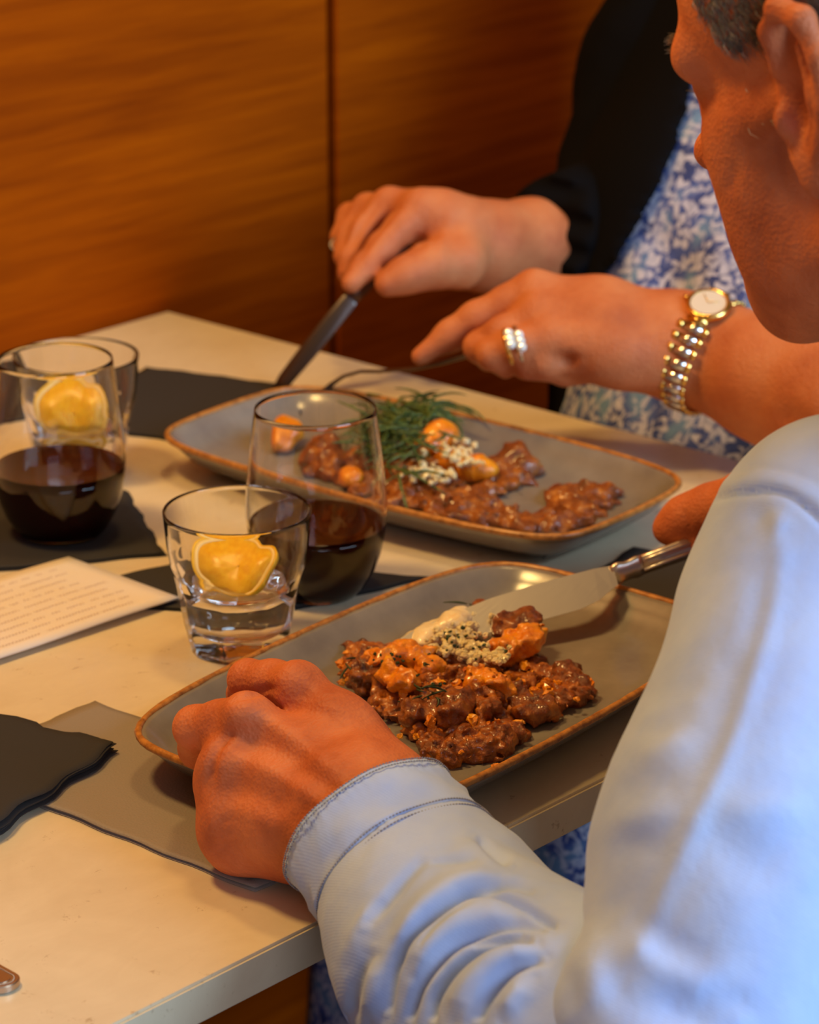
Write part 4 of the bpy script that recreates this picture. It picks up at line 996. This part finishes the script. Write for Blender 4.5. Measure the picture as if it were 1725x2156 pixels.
for t, o_ in rows+inn:
    for k in range(n):
        a = 2*math.pi*k/n; fold = (0.0011*math.sin(5*a+9*t)+.0007*math.sin(9*a-14*t+2)+.0005*math.sin(16*a+20*t))*math.sin(math.pi*min(1, t))
        fold += .00035*math.sin(53*a+1.3*math.sin(9*a))*(math.exp(-((t-.05)/.05)**2)+math.exp(-((t-.93)/.06)**2))
        V.append(cuffpt(t, a, o_+fold*(1 if o_ > 0 else .6)))
m_ = len(rows+inn)
for j in range(m_):
    for k in range(n): j2 = (j+1) % m_; F.append((j*n+k, j*n+(k+1) % n, j2*n+(k+1) % n, j2*n+k))
me = mesh('cuff', V, F); bm = bmesh.new(); bm.from_mesh(me); bmesh.ops.recalc_face_normals(bm, faces=bm.faces); bm.to_mesh(me); bm.free()
cuff = link('cuff', me, M['shirt'], man)
VV = []; FF = []
for t, cnt in ((.03, 170), (.085, 170), (.86, 170), (.97, 170)):
    for k in range(cnt):
        a = 2*math.pi*k/cnt; b = a+2*math.pi/cnt*.62; o_ = .0030
        if t > 1: o_ = .0006
        V_, F_ = tube([cuffpt(t, a, o_), cuffpt(t, (a+b)/2, o_+.0004), cuffpt(t, b, o_)], .00032, 5); q_ = len(VV); VV += V_; FF += [tuple(i+q_ for i in g_) for g_ in F_]
props(link('stitching', mesh('stitching', VV, FF), M['thread'], cuff), kind='stuff')

# ================= the woman
wom = empty('person', (1.80, 1.25, 0.0), 'person in a black cardigan and blue floral top eating across the far plate', 'person')
WH = []
# right hand with the knife
WH += chain([(1290, 530, 2.31, 85), (1120, 520, 2.25, 92), (1020, 518, 2.215, 86), (955, 500, 2.195, 76)], .02)
WH += chain([(960, 480, 2.19, 60), (925, 455, 2.185, 48), (885, 440, 2.18, 40)], .015)
WH += chain([(960, 490, 2.20, 60), (880, 460, 2.20, 46), (820, 430, 2.20, 36)], .015)
WH += chain([(960, 500, 2.21, 60), (860, 480, 2.22, 45), (775, 440, 2.22, 33)], .015)
WH += chain([(960, 520, 2.22, 55), (840, 500, 2.24, 42), (738, 455, 2.24, 28)], .015)
WH += chain([(885, 440, 2.18, 39), (845, 480, 2.172, 33), (805, 520, 2.165, 31), (770, 560, 2.155, 27), (740, 596, 2.145, 22)], .006)
WH += chain([(820, 430, 2.20, 35), (765, 490, 2.19, 29), (740, 545, 2.18, 26), (730, 575, 2.175, 21)], .005)
WH += chain([(775, 440, 2.22, 32), (735, 495, 2.21, 26), (724, 540, 2.20, 23)], .005)
WH += chain([(738, 455, 2.24, 27), (720, 500, 2.23, 23), (722, 530, 2.22, 19)], .005)
WH += chain([(965, 550, 2.17, 62), (905, 560, 2.155, 44), (855, 580, 2.145, 33), (815, 600, 2.14, 25)], .012)
# left hand with the fork
WH += chain([(1800, 860, 1.93, 150), (1700, 825, 1.955, 135), (1600, 790, 1.975, 118), (1490, 745, 2.0, 100), (1430, 725, 2.0, 92)], .02)
WH += chain([(1420, 695, 2.005, 72), (1270, 645, 2.01, 52), (1125, 612, 2.01, 42)], .02)
WH += chain([(1420, 720, 1.995, 74), (1270, 690, 1.99, 56), (1135, 665, 1.99, 44)], .02)
WH += chain([(1420, 745, 1.99, 72), (1280, 725, 1.98, 50), (1160, 715, 1.975, 40)], .02)
WH += chain([(1420, 760, 1.99, 62), (1310, 755, 1.98, 42), (1215, 745, 1.98, 34)], .02)
WH += chain([(1125, 612, 2.01, 41), (1070, 640, 2.012, 37), (1005, 672, 2.015, 36), (950, 706, 2.018, 31), (885, 750, 2.018, 20)], .008)
WH += chain([(1130, 668, 1.99, 40), (1060, 702, 1.99, 36), (1010, 730, 1.995, 32), (1030, 758, 2.01, 26)], .006)
WH += chain([(1160, 715, 1.975, 38), (1090, 728, 1.972, 34), (1035, 745, 1.978, 30), (1065, 772, 1.99, 26)], .006)
WH += chain([(1215, 748, 1.98, 33), (1150, 762, 1.975, 31), (1110, 770, 1.98, 27), (1190, 785, 1.99, 26), (1225, 788, 1.99, 22)], .006)
WH += chain([(1400, 775, 2.01, 52), (1290, 760, 2.03, 36), (1200, 750, 2.04, 30), (1100, 745, 2.03, 24)], .012)
wfr = head_frame(118, 22, 0)
shWr = P(1560, 30, 2.46); shWl = shWr+np.array([-.02, -.34, 0]); wch = (shWr+shWl)/2; Hw = wch+np.array([-.06, .0, .26])
wp, wq = head_prims(Hw, wfr, .95)
WH += wp+[cap(wq(-.03, 0, -.03), wq(-.06, 0, -.15), .048, .055, .03), cap(wq(-.06, 0, -.15), wch, .055, .08, .03), cap(wch, wch+np.array([0, 0, -.2]), .09, .09, .03), cap(P(1290, 530, 2.31), P(1500, 60, 2.46), .03, .035, .02), cap(P(1500, 60, 2.46), shWr, .035, .04, .02), cap(shWr, wch, .04, .06, .03), cap(P(1800, 860, 1.93), P(2200, 930, 1.9), .043, .045, .02), cap(P(2200, 930, 1.9), shWl, .045, .05, .02), cap(shWl, wch, .05, .08, .03)]
V, F = skin_surface(WH, 0.0024)
V = smooth(V, F, 1, .5)
wl = [([(1035, 712, .5), (1005, 700, 1), (975, 715, .5)], .003, -.002), ([(1160, 765, .6), (1195, 762, 1), (1225, 768, .6)], .005, -.006), ([(865, 515, 1), (885, 505, 1), (905, 498, .6)], .005, -.004),
      ([(800, 425, .4), (765, 470, 1), (735, 525, .8)], .0026, -.0022), ([(762, 430, .4), (735, 470, 1), (722, 520, .6)], .0024, -.0020), ([(850, 425, .4), (800, 480, 1), (750, 550, .8)], .0028, -.0024),
      ([(1130, 600, .5), (1200, 615, 1), (1330, 665, .6)], .006, .0012), ([(1150, 650, .5), (1260, 670, 1), (1380, 700, .5)], .006, -.0012), ([(1620, 850, .4), (1680, 890, 1), (1720, 930, .6)], .008, -.0030), ([(955, 440, .6), (930, 520, 1), (945, 590, .5)], .004, .001)]
V = creases(V, F, wl, (1.8, 2.35))
link('body', mesh('body', V, F), M['skin_woman'], wom)
axw = np.array(wfr)
hs = [ell(wq(-.018, 0, .048), axw, (.102, .089, .086), .02), ell(wq(-.040, 0, -.035), axw, (.068, .088, .085), .02), ell(wq(.0, .066, -.03), axw, (.04, .022, .07), .015), ell(wq(.0, -.066, -.03), axw, (.04, .022, .07), .015)]
def hair_post(X, F_):
    lo = (X-Hw)@axw.T/.95
    F_ = F_+.0012*np.sin(lo[..., 1]*900+lo[..., 0]*160)+.002*fbm(X, 60, 4, 2)
    face = np.maximum(lo[..., 0]-.022-np.maximum(0, lo[..., 2]-.03)*1.0, -1)
    return np.maximum(F_, np.where(lo[..., 2] < .085, face, face-.05))
V, F = skin_surface(hs, .004, hair_post, pad=.004); V = smooth(V, F, 1)
link('hair', mesh('hair', V, F), M['hair_dark'], wom)
# blouse and skirt
hipW = np.array([1.86, 1.23, 0.50])
bl = [cap(P(1640, 60, 2.40), P(1560, 560, 2.30), .10, .125, .05), cap(P(1560, 560, 2.30), P(1590, 1000, 2.25), .125, .14, .05), cap(P(1780, 60, 2.35), P(1750, 700, 2.25), .10, .12, .05), cap(P(1590, 1000, 2.25), hipW, .14, .15, .06)]
V, F = skin_surface(bl, 0.006)
V = smooth(V, F, 2); nn_ = normals(V, F); V = V+nn_*(fbm(V, 14, 3, 3)*.003)[:, None]
V = creases(V, F, [([(1420, 420, .5), (1400, 620, 1), (1350, 820, .5)], .02, -.008), ([(1540, 560, .4), (1500, 760, 1), (1480, 900, .6)], .02, .006)], (1.9, 2.6))
link('blouse', mesh('blouse', V, F), M['floral'], wom)
sk = [cap(hipW+np.array([0, .08, .03]), np.array([1.49, 1.31, .50]), .11, .085, .05), cap(hipW+np.array([0, -.08, .03]), np.array([1.49, 1.14, .50]), .11, .085, .05), cap(np.array([1.49, 1.31, .50]), np.array([1.46, 1.31, .14]), .08, .09, .05), cap(np.array([1.49, 1.14, .50]), np.array([1.46, 1.14, .14]), .08, .09, .05), cap(np.array([1.52, 1.22, .50]), np.array([1.50, 1.22, .16]), .08, .09, .06), cap(np.array([1.52, 1.22, .50]), hipW, .08, .11, .06)]
V, F = skin_surface(sk, 0.008)
V = smooth(V, F, 2); nn_ = normals(V, F); V = V+nn_*(fbm(V*np.array([1, 1, .3]), 22, 8, 2)*.006)[:, None]
link('skirt', mesh('skirt', V, F), M['floral'], wom)
# cardigan
def lapel(X, F_):
    pj = None
    p1 = P(1402, 190, 2.30); p2 = P(1275, 590, 2.20); p3 = P(1293, 905, 2.15)
    d = unit(CF*0.92-CR*0.25)
    n1 = unit(np.cross(p2-p1, d)); n2 = unit(np.cross(p3-p2, d))
    if n1@CR > 0: n1 = -n1
    if n2@CR > 0: n2 = -n2
    # region left of the lapel line: (X-p)@n > 0
    s1 = -((X-p1)@n1); s2 = -((X-p2)@n2)
    return np.maximum(F_, np.minimum(s1, s2))
cg = [cap(q_[1][0], q_[1][1], q_[1][2]+.008, q_[1][3]+.008, q_[2]) for q_ in bl[:3]]
cg += [cap(P(1440, 500, 2.36), P(1430, 960, 2.28), .085, .095, .04), cap(P(1440, 200, 2.40), P(1440, 500, 2.36), .07, .085, .04)]
V, F = skin_surface(cg, 0.005, lapel)
V = smooth(V, F, 2)
link('cardigan', mesh('cardigan', V, F), M['black_knit'], wom)
ca = chain([(1530, -60, 2.42, 195), (1420, 160, 2.40, 190), (1345, 350, 2.36, 150), (1310, 470, 2.32, 135)], .03)
ca += chain([(1310, 470, 2.31, 145), (1235, 500, 2.27, 125), (1130, 500, 2.235, 124)], .03)
ca += [cap(P(1180, 430, 2.27), P(1160, 410, 2.27), RP(38, 2.27), RP(25, 2.27), .01), cap(P(1230, 560, 2.30), P(1235, 640, 2.30), RP(60, 2.3), RP(45, 2.3), .03)]
def cuffcut(X, F_):
    c = P(1118, 470, 2.25); d = unit(P(1310, 520, 2.32)-P(1120, 470, 2.24))
    return np.maximum(F_, -((X-c)@d+.004*np.sin(X[..., 2]*300)))
V, F = skin_surface(ca, 0.004, cuffcut); V = smooth(V, F, 2)
nn_ = normals(V, F); V = V+nn_*(fbm(V, 30, 2, 2)*.002)[:, None]
link('cardigan_sleeve', mesh('cardigan_sleeve', V, F), M['black_knit'], wom)

cl = [cap(q_[1][0], q_[1][1], q_[1][2]+.010, q_[1][3]+.010, q_[2]) for q_ in bl[:3]]
cl += [cap(shWl+np.array([0, .02, -.02]), shWl+np.array([.03, .0, -.40]), .085, .11, .05)]
def lapel_left(X, F_): return np.maximum(F_, X[..., 1]-(1.075+.12*(X[..., 2]-.9)))
V, F = skin_surface(cl, 0.005, lapel_left); V = smooth(V, F, 2); link('cardigan', mesh('cardigan', V, F), M['black_knit'], wom)
elW = P(2200, 930, 1.9); wmid = P(1960, 890, 1.915)
cs = [cap(shWl, elW, .075, .060, .03), cap(elW, wmid, .060, .054, .03), cap(wch+np.array([0, -.06, -.02]), shWl, .07, .075, .03)]
def cutl(X, F_): d = unit(elW-wmid); return np.maximum(F_, -((X-wmid)@d+.0))
V, F = skin_surface(cs, 0.004, cutl); V = smooth(V, F, 2); link('cardigan_sleeve', mesh('cardigan_sleeve', V, F), M['black_knit'], wom)

# watch (resting on the wrist: a thing worn)
wc = P(1490, 745, 2.0); wdir = unit(P(1600, 790, 1.975)-P(1430, 725, 2.0)); 
w1 = unit(np.cross(wdir, CF)); w1 = w1 if w1@CU > 0 else -w1; w2 = unit(np.cross(wdir, w1)); w2 = w2 if w2@CF < 0 else -w2   # w1: up the wrist, w2: towards the camera
rwx = RP(113, 2.0)
watch = empty('wrist_watch', wc, 'gold and steel bracelet wrist watch with cream dial on the woman\'s left wrist', 'watch')
def boxat(c, ax, hx, bev=.0006):
    bm = bmesh.new(); bmesh.ops.create_cube(bm, size=2.0)
    for v in bm.verts: v.co = Vector((v.co.x*hx[0], v.co.y*hx[1], v.co.z*hx[2]))
    bmesh.ops.bevel(bm, geom=bm.edges[:], offset=bev, segments=2, affect='EDGES')
    A = np.array(ax); 
    for v in bm.verts: v.co = Vector(c+np.array(v.co)@A)
    me = bpy.data.meshes.new('link'); bm.to_mesh(me); bm.free(); return me
a_dial = math.radians(38)     # angle from w2 towards w1 where the dial sits
nl = 30
def march(rd):
    t = .02
    for _ in range(30): t -= float(evalp(WHw, (wc+rd*t)[None])[0])
    return t
WHw = [p_ for p_ in WH if p_[3] > 0 and np.linalg.norm((p_[1][0]+(p_[1][1] if p_[0] == 'c' else p_[1][0]))/2-wc) < .12]
nl = 34
for k in range(nl):
    a = 2*math.pi*k/nl; 
    da = (a-a_dial+math.pi) % (2*math.pi)-math.pi
    if abs(da) < .42: continue
    rad = w2*math.cos(a)+w1*math.sin(a); tan = -w2*math.sin(a)+w1*math.cos(a); rwx = march(rad)
    hw = .0125-.0040*min(1, abs(da)/1.8); c = wc+rad*(rwx+.0022)
    o = link('bracelet_link', boxat(c, (wdir, tan, rad), (hw*.62, .0030, .0013), .0003), M['silver'], watch)
    for s in (-1, 1):
        link('bracelet_link', boxat(c+wdir*s*hw*.80, (wdir, tan, rad), (hw*.17, .0030, .0014), .0003), M['gold'], watch)
rad = w2*math.cos(a_dial)+w1*math.sin(a_dial); tan = -w2*math.sin(a_dial)+w1*math.cos(a_dial)
rwx = march(rad); A_ = np.array([wdir, tan, rad]); c0 = wc+rad*(rwx+.0015)
def lat_at(prof, n, A, c): V, F = lathe(prof, n); return [c+np.array(v)@A for v in V], F
link('case', mesh('case', *lat_at([(0, 0), (.0125, 0), (.0148, .0015), (.0150, .0040), (.0140, .0058), (.0122, .0062), (.0119, .0052), (0, .0050)], 48, A_, c0)), M['gold'], watch)
dl = link('dial', mesh('dial', *lat_at([(0, .0050), (.0118, .0050), (.0118, .0054), (0, .0054)], 48, A_, c0)), M['dial'], watch, False)
for ang, le in ((.6, .007), (2.4, .009)):
    dd = A_[0]*math.cos(ang)+A_[1]*math.sin(ang); V, F = tube([c0+rad*.0057, c0+rad*.0057+dd*le], [.0004, .0002], 6); link('hand', mesh('hand', V, F), M['gold'], dl)
link('crown', mesh('crown', *tube([c0-A_[0]*.0145+rad*.003, c0-A_[0]*.018+rad*.003], .0016, 12)), M['gold'], watch)
for s in (-1, 1):
    link('lug', boxat(c0+A_[1]*s*.0145+rad*.0016, (wdir, tan, rad), (.0072, .0028, .0018), .0008), M['gold'], watch)
# rings
def ring_on(c, axis, r, tr, name, label, mt, gems=0, up=None):
    root = empty(name, c, label, 'ring'); axis = unit(axis); a1 = unit(np.cross(axis, CF)); a2 = np.cross(axis, a1)
    V = []; F = []; n, m_ = 36, 8
    for k in range(n):
        a = 2*math.pi*k/n; rd = a1*math.cos(a)+a2*math.sin(a)
        for j in range(m_): b = 2*math.pi*j/m_; V.append(c+rd*(r+tr*math.cos(b))+axis*tr*1.2*math.sin(b))
    for k in range(n):
        for j in range(m_): F.append((k*m_+j, ((k+1) % n)*m_+j, ((k+1) % n)*m_+(j+1) % m_, k*m_+(j+1) % m_))
    link('band', mesh('band', V, F), mt, root)
    if gems:
        o = up; t_ = np.cross(axis, o)
        for k in range(gems):
            bm = bmesh.new(); x = (k-(gems-1)/2)*.0042; bmesh.ops.create_icosphere(bm, subdivisions=2, radius=1, matrix=Matrix.Translation(Vector(c+o*(r+.0018)+t_*x)) @ Matrix.Scale(.0033, 4))
            me = bpy.data.meshes.new('gem'); bm.to_mesh(me); bm.free(); link('gem', me, M['gem'], root, False)
rax = P(1035, 745, 1.978)-P(1120, 722, 1.974)
ring_on(P(1072, 730, 1.973), rax, RP(37, 1.975), .0014, 'finger_ring', 'gold ring set with pale stones on the woman\'s left hand', M['gold'], 3, unit(-CF+CU*.35))
ring_on(P(1094, 725, 1.973), rax, RP(39, 1.975), .0014, 'finger_ring', 'silver stone-set ring beside the gold one on the woman\'s left hand', M['silver'], 3, unit(-CF+CU*.1))
ring_on(P(721, 512, 2.226), P(722, 540, 2.22)-P(718, 490, 2.235), RP(24, 2.2), .0013, 'finger_ring', 'silver ring on the woman\'s knife hand', M['silver'])
# seats
for nm, x0, y0, x1, y1, lab in (('dining_chair', chest[0]-.2, chest[1]-.36, chest[0]+.22, chest[1]+.02, 'dark wooden chair under the person in the pale blue shirt'), ('dining_chair', 1.68, 1.02, 2.08, 1.44, 'dark wooden chair under the person in the black cardigan')):
    ch = empty(nm, ((x0+x1)/2, (y0+y1)/2, 0), lab, 'chair')
    link('seat', box_mesh('seat', (x0, y0, .30), (x1, y1, .33), .006), M['wood_dark'], ch, False)
    for x in (x0+.03, x1-.03):
        for y in (y0+.03, y1-.03): link('leg', box_mesh('leg', (x-.018, y-.018, 0), (x+.018, y+.018, .30), .003), M['wood_dark'], ch, False)
